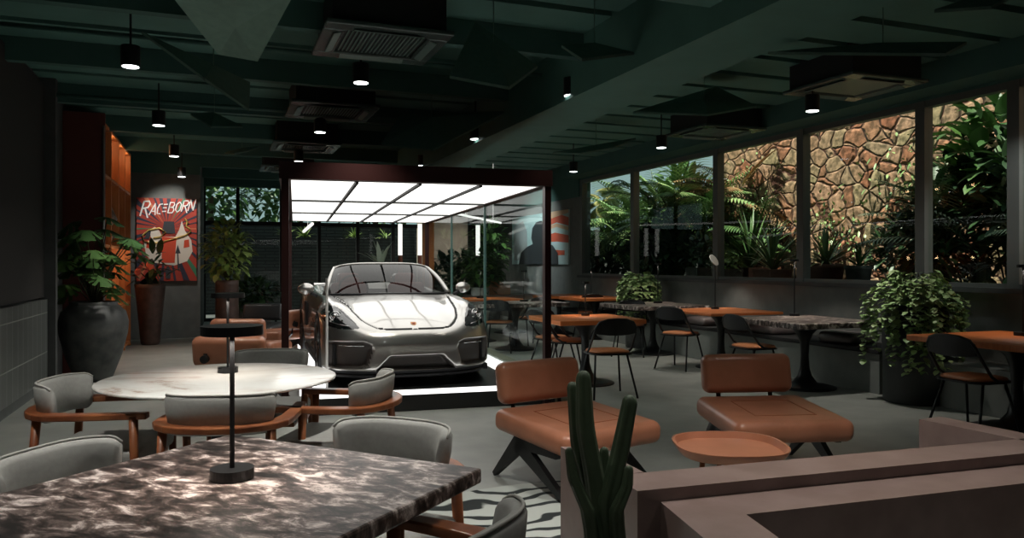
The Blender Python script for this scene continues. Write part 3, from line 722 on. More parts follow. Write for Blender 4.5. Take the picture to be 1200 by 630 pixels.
def achair(r, d, rd, label, s=1):
    rz = face(*rd)
    if not aused[0]: o = ac; aused[0] = True
    else: o = dup(ac)
    p = V(r, d); o.location = (p.x, p.y, 0); o.rotation_euler = (0, 0, rz); o['label'] = label; return o
achair(-2.06, 3.88, (1, .12), 'grey armchair with walnut arms left of the round marble table')
achair(-1.325, 3.62, (-.08, 1), 'grey armchair with orange-brown arms, back to us, before the round table')
achair(-.92, 4.05, (-1, .15), 'grey armchair with walnut arms right of the round table, by the car')
achair(-1.58, 4.93, (.1, -1), 'grey armchair on the far side of the round marble table')
achair(-1.23, 2.32, (.97, -.25), 'grey armchair at the left edge of the foreground marble table')
achair(-.50, 2.60, (-.40, -.91), 'grey armchair behind the right rear edge of the foreground marble table')
achair(-.27, 1.82, (-.87, .5), 'grey armchair at the bottom centre, right side of the foreground marble table')
# ================================================================== LOUNGE CHAIRS
def lounge(m=M_leather, name='lounge_chair', md=M_leatherd):
    t = empty(name, (0, 0, 0), 0, 'x', 'lounge chair')
    b = MB(); b.box((0, 0, .355), (.76, .76, .14), (radians(3), 0, 0), bev=.055, seg=5); s = b.build('seat', m, t)
    b = MB()
    for (x0, x1, y0, y1) in ((-.2, .2, .195, .2), (-.2, .2, -.2, -.195), (-.2, -.195, -.2, .2), (.195, .2, -.2, .2)):
        b.bx(x0, x1, y0, y1, .425, .4275)
    so_ = b.build('seat_seam', md, s); so_.rotation_euler = (radians(3), 0, 0); so_.location = (0, 0, .0)
    b = MB(); b.box((0, .40, .59), (.64, .13, .27), (radians(-10), 0, 0), bev=.055, seg=5); bk = b.build('backrest', m, t)
    for s_ in (-1, 1):
        MB().cyl((s_*.19, .455, .535), (s_*.19, .50, .53), .035, seg=20).build('knob', M_black, bk)
        MB().tube([(s_*.19, .46, .58), (s_*.19, .42, .40), (s_*.19, .30, .27)], .011, 8, flat_=(.035, .012)).build('back_bracket', M_black, t)
        def leg(p0, p1, w0, w1):
            d = Vector((0, p1[0]-p0[0], p1[1]-p0[1])).normalized(); n = Vector((0, -d.z, d.y)); vs = []
            for (p, w_) in ((p0, w0), (p1, w1)):
                for sx in (-.018, .018):
                    for q in (-1, 1): vs.append(Vector((s_*.33+sx, p[0], p[1]))+n*q*w_)
            return MB().raw(vs, [(0, 1, 3, 2), (4, 6, 7, 5), (0, 4, 5, 1), (2, 3, 7, 6), (0, 2, 6, 4), (1, 5, 7, 3)])
        leg((.16, .27), (-.33, .012), .055, .014).build('leg', M_black, t)
        leg((.13, .27), (.42, .012), .055, .014).build('leg', M_black, t)
        leg((.12, .265), (-.25, .265), .03, .022).build('side_beam', M_black, t)
    MB().bx(-.33, .33, .04, .10, .235, .28).build('crossbeam', M_black, t)
    return t
L1 = lounge(); p = V(.40, 4.78); L1.location = (p.x, p.y, 0); L1.rotation_euler = (0, 0, face(.55, -.83)); L1['label'] = 'tan leather lounge chair behind the cactus'
def lng(r, d, rd, label, src=None):
    p = V(r, d); o = dup(src or L1, (p.x, p.y, 0), face(*rd), label); return o
lng(1.69, 5.02, (.10, -1), 'tan leather lounge chair behind the leather tray table')
lng(-2.48, 7.15, (.0, 1), 'nearest tan lounge chair seen from behind, left of the showcase')
lng(-3.15, 9.3, (.05, 1), 'second tan lounge chair from behind, left of the showcase')
lng(-3.3, 9.3+3.4, (-1, .2), 'far tan lounge chair turned sideways beside the black one')
lng(-3.35, 10.9, (-1, .4), 'tan lounge seat partly hidden by the left case pillar')
LB = lounge(M_bleather, 'lounge_chair', M_blackm); p = V(-3.98, 11.9); LB.location = (p.x, p.y, 0); LB.rotation_euler = (0, 0, face(.0, -1)); LB['label'] = 'black leather lounge chair at the far left, in front of the potted tree'
# tray table
p = G(855, 521, .40); tt = empty('tray_table', (p.x, p.y, 0), face(0, -1), 'tan leather tray table with raised rim before the right lounge chair', 'side table')
def ov(a, b_, e=.75, k=48): return [(a*math.copysign(abs(cos(t_))**e, cos(t_)), b_*math.copysign(abs(sin(t_))**e, sin(t_))) for t_ in [2*pi*i/k for i in range(k)]]
b = MB(); vs = []; fs = []; n = 48
for (s_, z) in ((.55, .352), (.9, .36), (1.0, .402), (1.0, .411), (.955, .411), (.915, .376), (.5, .372)):
    for x, y in ov(.292*s_, .292*s_): vs.append((x, y, z))
for k in range(6):
    for i in range(n): fs.append((k*n+i, k*n+(i+1) % n, (k+1)*n+(i+1) % n, (k+1)*n+i))
fs += [list(range(n))[::-1], [6*n+i for i in range(n)]]
b.raw(vs, fs, True); b.build('tray', M_leather, tt, smooth_angle=38)
for k in range(3):
    a = pi/2+2*pi*k/3; MB().tube([(.19*cos(a), .19*sin(a), .37), (.23*cos(a), .23*sin(a), 0)], .014, 8).build('leg', M_brown, tt)
# rug
b = MB(); random.seed(5)
pts = []
for k in range(60):
    a = 2*pi*k/60; pts.append((1.28*cos(a)*(1+.06*sin(3*a+1)), 1.0*sin(a)*(1+.07*cos(2*a)), ))
b.prism(pts, .001, .012); rg = b.build('rug', M_rug, loc=V(.55, 3.9), rz=face(.3, -1))
tag(rg, 'grey rug with swirling black lines under the tan lounge chairs', 'rug')
# ================================================================== PARAPET
A0 = V(.20, 3.2)
px_ = Vector((1, 0, 0)); 
def quadprism(name, P, z0, z1, m, parent=None):
    b = MB(); n = len(P); vs = [(p.x, p.y, z0) for p in P]+[(p.x, p.y, z1) for p in P]
    b.raw(vs, [list(range(n))[::-1], [n+i for i in range(n)]]+[(i, (i+1) % n, n+(i+1) % n, n+i) for i in range(n)]); return b.build(name, m, parent)
def gz(px, py, z): return G(px, py, z)
q = .60
par = empty('parapet', (V(.6, 2.7).x, V(.6, 2.7).y, 0), 0, 'terracotta coloured low parapet walls around a sunken corner', 'low wall')
par.location = (0, 0, 0)
d1 = (gz(747, 575, q)-gz(657, 523, q)).normalized(); d2 = (gz(1200, 532, q)-gz(800, 571, q)).normalized()
a = gz(657, 523, q); a2 = gz(697, 523, q); c = gz(747, 575, q)
wA = quadprism('left_wall', [a, a2, a2+d1*((c-a2).dot(d1)-.0)-d1*.20, a+d1*((c-a).dot(d1)-.20)], 0, q, M_cop, par)
e1 = a+d1*((c-a).dot(d1)-.20)
nrm = Vector((-d2.y, d2.x, 0))
quadprism('long_wall', [c, c+d2*2.4, c+d2*2.4+nrm*.20, c+nrm*.20], 0, q, M_cop, par)
r0_ = gz(1077, 490.7, q); r1_ = gz(1103, 488, q); dr = (gz(1200, 507, q)-r1_).normalized()
quadprism('right_wall', [r0_, r1_, r1_+dr*.9, r0_+dr*.9], 0, q, M_cop, par)
q2 = .557
e = gz(773, 587, q2); d3 = (gz(837, 630, q2)-gz(800, 600, q2)).normalized(); n3 = Vector((-d2.y, d2.x, 0))
e_ = c + d2*((e-c).dot(d2)) - n3*.002
quadprism('inner_rim', [e_, e_+d2*2.2, e_+d2*2.2-n3*.2, e_+d2*.2-n3*.2, e_+d2*.2+d3*1.1, e_+d3*1.1], 0, q2, M_cop, par)
# cactus in a pot
cp = V(.30, 2.35); ca = empty('potted_cactus', (cp.x, cp.y, 0), 0, 'tall green column cactus with several arms before the parapet end', 'cactus')
MB().lathe([(0, 0), (.13, 0), (.16, .1), (.17, .36), (.15, .36), (.14, .34), (0, .34)], 32).build('pot', M_potg, ca)
MB().lathe([(0, .30), (.145, .30), (.145, .345), (0, .35)], 24).build('soil', M_soil, ca)
def cact(pts, rr):
    rr = [q*.95 for q in rr]
    P = []; R = []
    n = 14
    for i in range(n+1):
        t = i/n*(len(pts)-1); k = min(int(t), len(pts)-2); f = t-k
        P.append(Vector(pts[k]).lerp(Vector(pts[k+1]), f)); R.append(rr[k]+(rr[k+1]-rr[k])*f)
    seg = 40; vs = []; fs = []
    for i, (p, r) in enumerate(zip(P, R)):
        for s in range(seg):
            a = 2*pi*s/seg; q_ = r*(1+.13*cos(5*a))
            vs.append((p.x+q_*cos(a), p.y+q_*sin(a), p.z))
    for i in range(n):
        for s in range(seg): fs.append((i*seg+s, i*seg+(s+1) % seg, (i+1)*seg+(s+1) % seg, (i+1)*seg+s))
    for i, (k_, dz) in enumerate(((.97, .35), (.86, .75), (.62, 1.1), (.3, 1.3))):   # rounded tip
        for s in range(seg):
            a = 2*pi*s/seg; q_ = r*k_*(1+.1*cos(5*a)); vs.append((p.x+q_*cos(a), p.y+q_*sin(a), p.z+r*dz))
            fs.append(((n+i)*seg+s, (n+i)*seg+(s+1) % seg, (n+i+1)*seg+(s+1) % seg, (n+i+1)*seg+s))
    fs.append([(n+4)*seg+s for s in range(seg)])
    return MB().raw(vs, fs, True)
def CP(px, py, dd=0): p = PD(px, py, 2.35+dd)-cp; return (p.x, p.y, p.z)
for pts, rr in (([(.035, .0, .32), CP(716, 600, .04), CP(712, 560, .04), CP(708, 530, .04)], [.02, .02, .018, .014]), ([(0, 0, .32), CP(697, 560), CP(686, 500), CP(684, 445)], [.03, .03, .028, .023]),
                ([(.02, 0, .32), CP(695, 590, .06), CP(676, 520, .06), CP(671, 455, .05)], [.024, .024, .02, .017]),
                ([(.03, .01, .32), CP(712, 590, -.03), CP(727, 530, -.02), CP(738, 474, -.02)], [.03, .03, .028, .024]),
                ([(-.03, 0, .32), CP(690, 600, -.06), CP(672, 560, -.06), CP(667, 530, -.06)], [.025, .022, .018, .012]),
                ([(.05, .0, .32), CP(722, 600, -.08), CP(735, 570, -.08), CP(737, 552, -.08)], [.025, .022, .018, .014])):
    cact(pts, rr).build('cactus_arm', M_cact, ca)
# ================================================================== BENCH + CUSHIONS
bench = empty('bench', (XR-.305, 8, 0), 0, 'long concrete bench running below the garden windows', 'bench')
MB().bx(-.26, .30, -1.9, 6.2, 0, .42, bev=.004).build('bench_base', M_conc, bench)
MB().bx(-.26, .30, -4.5, -2.2, 0, .42, bev=.004).build('bench_base', M_conc, bench)
sl_ = MB().bx(-.29, .30, -1.92, 6.2, .421, .47, bev=.01).build('seat_pad', M_blackm, bench)
for i, yy in enumerate((6.75, 8.0, 9.45, 11.2, 4.2)):
    b = MB(); vs = []; fs = []; n = 16
    b.box((0, 0, .06), (.42, .5, .12), bev=.055, seg=4)
    o = b.build('cushion', M_cush, loc=(XR-.36, yy, .472 if yy > 5 else .4215)); 
    tag(o, ['taupe leather cushion on the bench end beside the hanging vine', 'taupe leather cushion on the bench behind the grey marble table', 'taupe leather cushion on the bench behind the middle orange table', 'taupe leather cushion on the bench near the far marble table', 'taupe leather cushion on the bench at the right picture edge'][i], 'cushion')
# ================================================================== PLANTS
def leafstrip(b, p, d, up, L, W, droop, seg=5, fold=.0, tipw=.0):
    """curved leaf blade with real width; appended to vertex lists"""
    vs, fs = b; n0 = len(vs); d = d.normalized(); side = d.cross(up)
    if side.length < .01: side = d.cross(Vector((1, 0, 0)))
    side.normalize(); q = Vector(p)
    for i in range(seg+1):
        t = i/seg; w_ = W*sin(pi*min(1, (.12+.88*t)))**.7*(1-t*tipw) if t < 1 else W*.03
        if t == 0: w_ = W*.25
        nup = side.cross(d)
        vs.append(q-side*w_+nup*fold*w_); vs.append(q+Vector((0, 0, 0))); vs.append(q+side*w_+nup*fold*w_)
        q = q+d*(L/seg); d = (d+Vector((0, 0, -droop/seg))).normalized()
    for i in range(seg):
        a = n0+i*3; fs.append((a, a+1, a+4, a+3)); fs.append((a+1, a+2, a+5, a+4))
def rdir(el0, el1): 
    a = random.uniform(0, 2*pi); e_ = radians(random.uniform(el0, el1)); return Vector((cos(a)*cos(e_), sin(a)*cos(e_), sin(e_)))
UP = Vector((0, 0, 1))
def bush(n, rx, rz_, L, W, zc, stems=6, droop=.6, el=(-20, 60)):
    lf = ([], []); st = MB()
    for k in range(stems):
        a = random.uniform(0, 2*pi); r = random.uniform(.2, .8)*rx
        st.tube([(0, 0, 0), (r*.4*cos(a), r*.4*sin(a), zc*.6), (r*cos(a), r*sin(a), zc+random.uniform(-.2, .5)*rz_)], .007+.004*rz_, 6)
    for k in range(n):
        while True:
            p = Vector((random.uniform(-1, 1), random.uniform(-1, 1), random.uniform(-1, 1)))
            if .25 < p.length < 1: break
        q = Vector((p.x*rx, p.y*rx, zc+p.z*rz_)); d = Vector((p.x, p.y, p.z*.4+random.uniform(-.5, .7)))+Vector((random.uniform(-.5, .5), random.uniform(-.5, .5), 0))
        s = random.uniform(.6, 1.2); leafstrip(lf, q, d, UP, L*s, W*s, droop, 4, .25)
    return lf, st
def agave(n, L, W, el=(15, 85), droop=.8, zc=0, seg=6):
    lf = ([], [])
    for k in range(n):
        d = rdir(*el); s = random.uniform(.7, 1.1); leafstrip(lf, (0, 0, zc), d, UP, L*s, W, droop*random.uniform(.5, 1.3), seg, .3, .5)
    return lf
def palm(nf, L, zc, leaf=.3, lw=.012, el=(20, 75), droop=1.0, nl=26):
    lf = ([], []); st = MB()
    if zc > .1: st.cyl((0, 0, 0), (0, 0, zc), .06, .045, 10)
    for k in range(nf):
        d = rdir(*el); s = random.uniform(.75, 1.1)*L; q = Vector((0, 0, zc)); P = [q.copy()]; dd = d.copy(); N_ = nl
        for i in range(N_):
            q = q+dd*(s/N_); dd = (dd+Vector((0, 0, -droop/N_))).normalized(); P.append(q.copy())
            t = i/N_
            if t > .2:
                side = dd.cross(UP).normalized(); ll = leaf*sin(pi*(.12+.85*t))
                for sg in (-1, 1): leafstrip(lf, q, side*sg+dd*.7+Vector((0, 0, .1)), UP, ll, lw, .9, 3, .2)
        st.tube(P[::3]+[P[-1]], .007, 5)
    return lf, st
def plant(name, loc, lf, st, m, label, cat='plant', group=None, pot=None, potm=None, soil=None, zoff=0, leafname='leaves'):
    t = empty(name, loc, 0, label, cat, group)
    if pot:
        MB().lathe(pot, 40).build('pot', potm, t)
        if soil: MB().lathe([(0, soil[1]-.02), (soil[0], soil[1]-.02), (soil[0], soil[1]), (0, soil[1]+.005)], 24).build('soil', M_soil, t)
    o = MB().raw(lf[0], lf[1], True).build(leafname, m, t); o.location = (0, 0, zoff)
    if st is not None: o2 = st.build('stems', M_stem, t); o2.location = (0, 0, zoff)
    return t
random.seed(11)
# monstera in the big charcoal pot
p = V(-4.9, 9.0); lf = ([], []); st = MB()
def monstera(lf, c, d, s):
    """round split leaf"""
    vs, fs = lf; d = Vector(d).normalized(); side = d.cross(UP).normalized(); nn = side.cross(d); n0 = len(vs)
    vs.append(Vector(c)); K = 36
    for i in range(K+1):
        a = -pi*.86+2*pi*.86*i/K; R = s*(.62+.38*cos(a*.5)); 
        if i % 4 == 2 and abs(a) > .35: R *= .42
        vs.append(Vector(c)+d*(R*cos(a)+.0)+side*(R*sin(a)*.85)-UP*(.35*R*R/s))
    for i in range(K): fs.append((n0, n0+1+i, n0+2+i))
for k in range(46):
    a = random.uniform(0, 2*pi); e_ = random.uniform(.1, 1.35); R = random.uniform(.3, .95)
    c_ = Vector((cos(a)*cos(e_)*R*.75, sin(a)*cos(e_)*R*.8, .1+sin(e_)*R*1.15))
    c_.x = max(-.26, min(.42, c_.x)); c_.y = max(-.45, min(.45, c_.y))
    st.tube([(0, 0, 0), c_*.6+Vector((0, 0, .08)), c_], .006, 5)
    monstera(lf, c_, Vector((cos(a)*.6+.3, sin(a)*.6-.5, -.25)), random.uniform(.14, .23))
plant('monstera_plant', (p.x, p.y, 0), lf, st, M_lf, 'split-leaf plant in a large round charcoal pot by the left shelf', 'plant', None,
      [(0, 0), (.17, 0), (.2, .03), (.3, .3), (.36, .55), (.37, .68), (.34, .8), (.27, .87), (.25, .89), (.26, .92), (.235, .92), (.22, .86), (0, .86)], M_potg, (.22, .875), .86)
# tall brown pot by the poster
p = V(-6.1, 12.95); lf, st = bush(46, .28, .34, .26, .05, .30, 8, .4)
tp = plant('potted_plant', (p.x, p.y, 0), lf, st, M_lfd, 'dark leaved plant in a tall tapered brown pot before the poster', 'plant', None,
      [(0, 0), (.13, 0), (.15, .04), (.19, .5), (.235, .95), (.245, 1.02), (.22, 1.02), (.2, .96), (0, .96)], M_potd, (.2, .975), .95)
b = MB()
for k in range(4): MB().sph((random.uniform(-.2, .15), -.2, random.uniform(1.2, 1.5)), .05, (1, .3, 1.2), 10).build('flower', flat('flower_coral', (.6, .12, .08)), tp)
# tree-like plant far left
p = PD(266, 345, 13.2); lf, st = bush(420, .36, .50, .17, .045, .55, 9, .9)
plant('potted_tree', (p.x, p.y, 0), lf, st, M_lfy, 'leafy yellow-green plant in a tall dark pot left of the showcase', 'plant', None,
      [(0, 0), (.17, 0), (.19, .05), (.19, 1.0), (.2, 1.08), (.17, 1.08), (.16, 1.02), (0, 1.02)], M_potd, (.16, 1.04), 1.02)
p = PD(297, 345, 14.6); lf, st = bush(300, .42, .28, .18, .05, .25, 7)
plant('potted_bush', (p.x, p.y, 0), lf, st, M_lfd, 'dark green bush in a square grey planter left of the showcase', 'plant', None,
      [(0, 0), (.3, 0), (.33, .6), (.3, .6), (.28, .55), (0, .55)], M_potg, (.28, .57), .57)
# plants behind the car
p = PD(532, 350, 15.6); lf, st = bush(520, .62, .52, .2, .055, .55, 10)
plant('potted_bush', (p.x, p.y, 0), lf, st, M_lfd, 'large dark bush behind the windscreen of the car', 'plant', None,
      [(0, 0), (.25, 0), (.33, .55), (.3, .55), (.28, .5), (0, .5)], M_potg, (.28, .52), .5)
p = PD(563, 350, 15.0); lf, st = bush(300, .4, .42, .2, .06, .40, 8)
plant('potted_bush', (p.x, p.y, 0), lf, st, M_lf, 'green bush in a white pot behind the right wing mirror', 'plant', None,
      [(0, 0), (.1, 0), (.13, .1), (.18, .5), (.19, .9), (.17, .9), (.16, .85), (0, .85)], M_potw, (.16, .87), .85)
p = PD(573, 330, 18.3); lf, st = bush(380, .42, .75, .24, .055, 1.3, 10)
plant('fern_bush', (p.x, p.y, 0), lf, st, M_lf, 'tall airy green plant in the far corner behind the glass', 'plant', None,
      [(0, 0), (.25, 0), (.33, .45), (.3, .45), (.28, .4), (0, .4)], M_potg, (.28, .42), .4)
# broad-leaf plant seen just over the car
p = V(-2.55, 14.9); lf = agave(9, .55, .07, (35, 80), .5); st = MB(); st.cyl((0, 0, -.5), (0, 0, .02), .02, seg=8)
plant('potted_plant', (p.x, p.y, 0), lf, st, M_potw if 0 else mat('pale_leaf', (.3, .4, .3), .5, island=(.5, .6, .5)), 'pale broad-leaved plant rising over the windscreen of the car', 'plant', None,
      [(0, 0), (.2, 0), (.24, .8), (.2, .8), (.19, .75), (0, .75)], M_potg, (.19, .77), 1.30)
# hanging vines
def vine_plant(loc, R, H, ns, spread, label, zmin, potm=M_potg, leafs=.02, hmax=.6, Rp=None, dirs=None, hero=True, group=None, mound=.22):
    t = empty('trailing_plant', loc, 0, label, 'plant', group)
    Rp = Rp or R
    MB().lathe([(0, 0), (Rp*.92, 0), (Rp*.95, .02), (Rp, H-.03), (Rp, H), (Rp-.03, H), (Rp-.04, H-.06), (0, H-.06)], 48).build('pot', potm, t)
    lf = ([], []); st = MB()
    for k in range(ns):
        a = dirs[0]+(dirs[1]-dirs[0])*random.random() if dirs else random.uniform(0, 2*pi)
        drop = random.uniform(.3, 1)*hmax; out = Rp+spread*random.uniform(.25, 1)
        P = [Vector((.3*Rp*cos(a), .3*Rp*sin(a), H)), Vector((.7*Rp*cos(a), .7*Rp*sin(a), H+mound*random.uniform(.3, 1))), Vector((out*cos(a), out*sin(a), H+mound*random.uniform(-.2, .35)))]
        z = P[-1].z; q = P[-1].copy()
        while z > H-drop and z > zmin:
            q = q+Vector((random.uniform(-.006, .006), random.uniform(-.006, .006), -leafs*.9)); z = q.z; P.append(q.copy())
        st.tube(P, .002, 4)
        L = []
        for i in range(2):
            for f in range(5): L.append(P[i].lerp(P[i+1], f/5))
        L += P[2:]
        for j, pp in enumerate(L):
            for m_ in range(2):
                aa = a+random.uniform(-1.6, 1.6); d = Vector((cos(aa), sin(aa), random.uniform(-.7, .2)))
                s = leafs*random.uniform(.7, 1.25)
                leafstrip(lf, pp, d, UP, s*1.35, s*.62, .8, 3, .15)
    MB().raw(lf[0], lf[1], True).build('vines', M_lfv, t); st.build('stems', M_stem, t)
    MB().lathe([(0, H-.055), (Rp-.045, H-.055), (Rp-.045, H-.02), (0, H-.01)], 24).build('soil', M_soil, t)
    return t
p = V((1072-600)/900*7.6, 7.6)
vine_plant((p.x, p.y, 0), .30, .96, 62, .15, 'trailing heart-leaved vine in a tall dark cylinder planter by the bench', .35, M_potd if 0 else mat('planter_black', (.03, .034, .034), .6), .046, .62, dirs=None, mound=.34)
p = V((748-600)/900*12.6, 12.6)
vine_plant((p.x, p.y, 0), .22, 1.0, 32, .12, 'trailing vine in a dark planter beside the far marble table', .3, M_potg, .06, .75, mound=.24)
# garden plants behind the windows
gz0 = 1.0
def gpos(px, x): 
    d = x/(sin(YAW)+cos(YAW)*(px-600)/900); return V((px-600)/900*d, d, gz0)
def gp(px, x): return gpos(px, x)
def pot_garden(px, x, w_, h, label, plantgen, m, sq=True, zoff=None):
    p = gp(px, x); t = empty('potted_plant', p, 0, label, 'plant', 'potted plants on the garden ledge')
    if sq: 
        b = MB(); a, c_ = w_/2, w_/2*.86
        for (z0, z1, r0, r1) in ((0, h-.05, c_, a*.97), (h-.05, h, a, a)):
            b.raw([(-r0, -r0, z0), (r0, -r0, z0), (r0, r0, z0), (-r0, r0, z0), (-r1, -r1, z1), (r1, -r1, z1), (r1, r1, z1), (-r1, r1, z1)], [(3, 2, 1, 0), (4, 5, 6, 7), (0, 1, 5, 4), (1, 2, 6, 5), (2, 3, 7, 6), (3, 0, 4, 7)])
        b.build('pot', m, t)
    else: MB().lathe([(0, 0), (w_*.36, 0), (w_*.46, h*.85), (w_*.5, h*.86), (w_*.5, h), (w_*.44, h), (w_*.42, h-.03), (0, h-.03)], 32).build('pot', m, t)
    lf, st, lm = plantgen(); o = MB().raw(lf[0], lf[1], True).build('leaves', lm, t); o.location = (0, 0, h-.02)
    if st is not None: s_ = st.build('stems', M_stem, t); s_.location = (0, 0, h-.02)
    return t
M_lfa = mat('leaf_agave', (.08, .14, .06), .4, island=(.22, .3, .12))
pot_garden(968, 7.62, .50, .36, 'spiky agave in a terracotta pot against the stone wall', lambda: (agave(70, .62, .024, (8, 85), .7), None, M_lfa), M_terra, False)
pot_garden(1006, 7.60, .34, .34, 'small spiky plant in a narrow grey pot beside the agave', lambda: (agave(30, .4, .02, (20, 80), .9), None, M_lf), M_potg, False)
pot_garden(905, 7.62, .40, .28, 'long arching spiky plant in a terracotta pot left of the agave', lambda: (agave(60, .95, .022, (25, 80), 1.2), None, M_lfa), M_terra, True)
pot_garden(880, 8.1, .42, .30, 'tall strap-leaved plant in a square terracotta pot on the ledge', lambda: (agave(55, 1.15, .03, (30, 85), 1.0), None, M_lf), M_terra, True)
pot_garden(852, 7.62, .36, .28, 'low leafy plant in a grey pot behind the pale disc lamp', lambda: (*bush(160, .22, .16, .12, .03, .12, 5), M_lfy), M_potg, True)
pot_garden(820, 7.66, .34, .30, 'dark leafy plant in a square grey pot on the garden ledge', lambda: (*bush(200, .3, .3, .16, .035, .25, 5), M_lfd), M_potg, True)
random.seed(21)
def garden(name, px, x, gen, m, label, cat='plant', group='garden plants behind the windows'):
    p = gp(px, x); lf, st = gen()
    xm = 9.96 if p.y < 14 else 11.2
    for v in lf[0]: v.x = max(v.x, 7.4-p.x)
    keep = [f for f in lf[1] if all(lf[0][i].x+p.x < xm for i in f)]
    use = sorted({i for f in keep for i in f}); mp_ = {o_: n_ for n_, o_ in enumerate(use)}
    lf = ([lf[0][i] for i in use], [tuple(mp_[i] for i in f) for f in keep])
    for v in st.bm.verts: v.co.x = max(7.4-p.x, min(xm-p.x, v.co.x))
    return plant(name, p, lf, st, m, label, cat, group)
M_lfp = mat('leaf_palm', (.10, .21, .07), .4, island=(.38, .5, .2))
garden('palm', 775, 8.9, lambda: palm(20, 2.1, .45, .55, .022, (20, 80), 1.0), M_lfp, 'large feathery palm filling the second garden window')
garden('palm', 812, 9.3, lambda: palm(16, 2.2, .9, .5, .022, (15, 75), 1.1), M_lfp, 'bright palm rising beside the stone wall')
garden('palm', 722, 8.8, lambda: palm(15, 1.7, .5, .5, .02, (15, 75), 1.1), M_lfp, 'palm in the far window corner of the garden')
garden('palm', 706, 9.8, lambda: palm(16, 1.0, 1.95, .45, .03, (-10, 60), 1.3), mat('leaf_dry', (.22, .2, .05), .5, island=(.4, .35, .12)), 'taller yellowing palm on a slim trunk in the far window')
garden('palm', 850, 9.1, lambda: palm(13, 1.7, .3, .45, .018, (25, 80), .9), M_lf, 'dark green palm before the stone wall')
garden('palm', 1150, 8.5, lambda: palm(12, 1.6, .4, .5, .016, (25, 80), 1.0), mat('leaf_pale', (.16, .2, .13), .5, island=(.4, .45, .32)), 'pale thin-leaved palm in the right window')
garden('broadleaf_shrub', 785, 7.8, lambda: bush(420, .45, .5, .28, .06, .5, 8), M_lfd, 'dark shrub low in the second garden window')
garden('broadleaf_shrub', 762, 8.3, lambda: bush(420, .5, .6, .3, .06, .6, 8), M_lfd, 'dark shrub behind the trailing plant of the far window')
garden('broadleaf_shrub', 715, 8.0, lambda: bush(300, .5, .4, .25, .05, .4, 8), M_lfd, 'low dark shrub in the far garden window')
garden('broadleaf_shrub', 1090, 8.3, lambda: bush(520, .45, .75, .22, .05, .7, 8), M_lfd, 'dark shrub hiding the stone wall behind the tall planter')
garden('broadleaf_shrub', 1130, 8.9, lambda: bush(600, .6, .9, .25, .05, .85, 8), M_lfd, 'tall dark shrub right of the stone wall')
garden('broadleaf_shrub', 1180, 9.1, lambda: bush(420, .7, .8, .35, .09, 1.7, 8), M_lf, 'tall shrub with large leaves at the top right window')
garden('broadleaf_shrub', 1050, 9.3, lambda: bush(300, .35, .45, .2, .05, .5, 8), M_lfd, 'dark shrub at the foot of the stone wall')
garden('broadleaf_shrub', 1215, 8.6, lambda: bush(420, .6, .9, .3, .07, 1.0, 8), M_lfd, 'dark shrub behind the rightmost mullion')
garden('palm', 790, 8.5, lambda: palm(20, 1.9, 1.1, .6, .028, (5, 75), 1.3), M_lfp, 'broad leaved palm pressing against the second garden window')
garden('palm', 745, 9.4, lambda: palm(20, 2.0, 1.0, .6, .028, (10, 75), 1.2), M_lfp, 'palm seen behind the mullion of the two far garden windows')
garden('palm', 822, 8.4, lambda: palm(14, 1.5, .7, .5, .024, (15, 80), 1.1), M_lf, 'green palm right beside the second mullion')
garden('palm', 858, 9.4, lambda: palm(16, 1.5, 1.5, .45, .024, (0, 70), 1.2), mat('leaf_reddish', (.2, .14, .05), .5, island=(.38, .2, .1)), 'reddish leaved palm before the left part of the stone wall')
garden('palm', 700, 8.6, lambda: palm(16, 1.4, .6, .45, .022, (10, 70), 1.1), M_lfp, 'small palm at the left end of the far garden window')
garden('broadleaf_shrub', 800, 9.5, lambda: bush(700, .8, 1.0, .4, .08, 1.4, 8), M_lf, 'tall broad-leaved shrub between the palms')
garden('broadleaf_shrub', 740, 10.4, lambda: bush(700, .9, .8, .4, .08, 1.1, 8), M_lf, 'tall broad-leaved shrub far behind the palms')
# climbers on the stone wall
random.seed(8)
for (pxc, zc, sc_, lab) in ((1075, 2.7, .5, 'sparse climber on the upper right of the stone wall'), (870, 2.6, .6, 'reddish green climber on the left part of the stone wall'), (980, 1.9, .4, 'green climber patch low on the stone wall')):
    p = gpos(pxc, 9.9); p.z = zc; lf = ([], [])
    for k in range(170):
        yy, zz = random.gauss(0, sc_), random.gauss(0, sc_*.8)
        leafstrip(lf, (random.uniform(-.06, .0), yy, zz), Vector((-.5, random.uniform(-1, 1), random.uniform(-1, .6))), UP, random.uniform(.06, .16), .02, .3, 3, .1)
    o = MB().raw(lf[0], lf[1], True).build('climbing_plant', M_lfp, loc=p); tag(o, lab, 'plant')
# trees beyond (their crowns fill the high panes)
random.seed(9)
for i, (x, y, z, R, lab) in enumerate(((-.2, 26, 3.7, 1.5, 'leafy tree crown seen in the upper left back pane'), (2.2, 26.5, 3.9, 1.6, 'leafy tree crown seen in the upper back panes'), (5.2, 27, 4.0, 1.7, 'tree crown above the yard wall behind the case'))):
    lf, st = bush(700, R, R*.9, .36, .10, 0, 0)
    t = empty('tree', (x, y, 0), 0, lab, 'tree', 'trees beyond the yard wall')
    o = MB().raw(lf[0], lf[1], True).build('crown', M_lf, t); o.location = (0, 0, z)
    MB().cyl((0, 0, -.2), (0, 0, z-.2), .14, .08, 12).build('trunk', M_wood, t)
for i, (px, lab) in enumerate(((335, 'small fern on the yard wall left of the case pillar'), (358, 'bright fern on the yard wall under the light panel'), (415, 'yellow-green fern atop the yard wall'), (452, 'yellow-green fern atop the yard wall nearest the tubes'))):
    d = 22.82/(cos(YAW)-sin(YAW)*(px-600)/900); p = V((px-600)/900*d, d, 2.1); lf = agave(26, .42, .03, (20, 80), 1.0)
    o = MB().raw(lf[0], lf[1], True).build('fern', M_lfy, loc=p); tag(o, lab, 'plant')
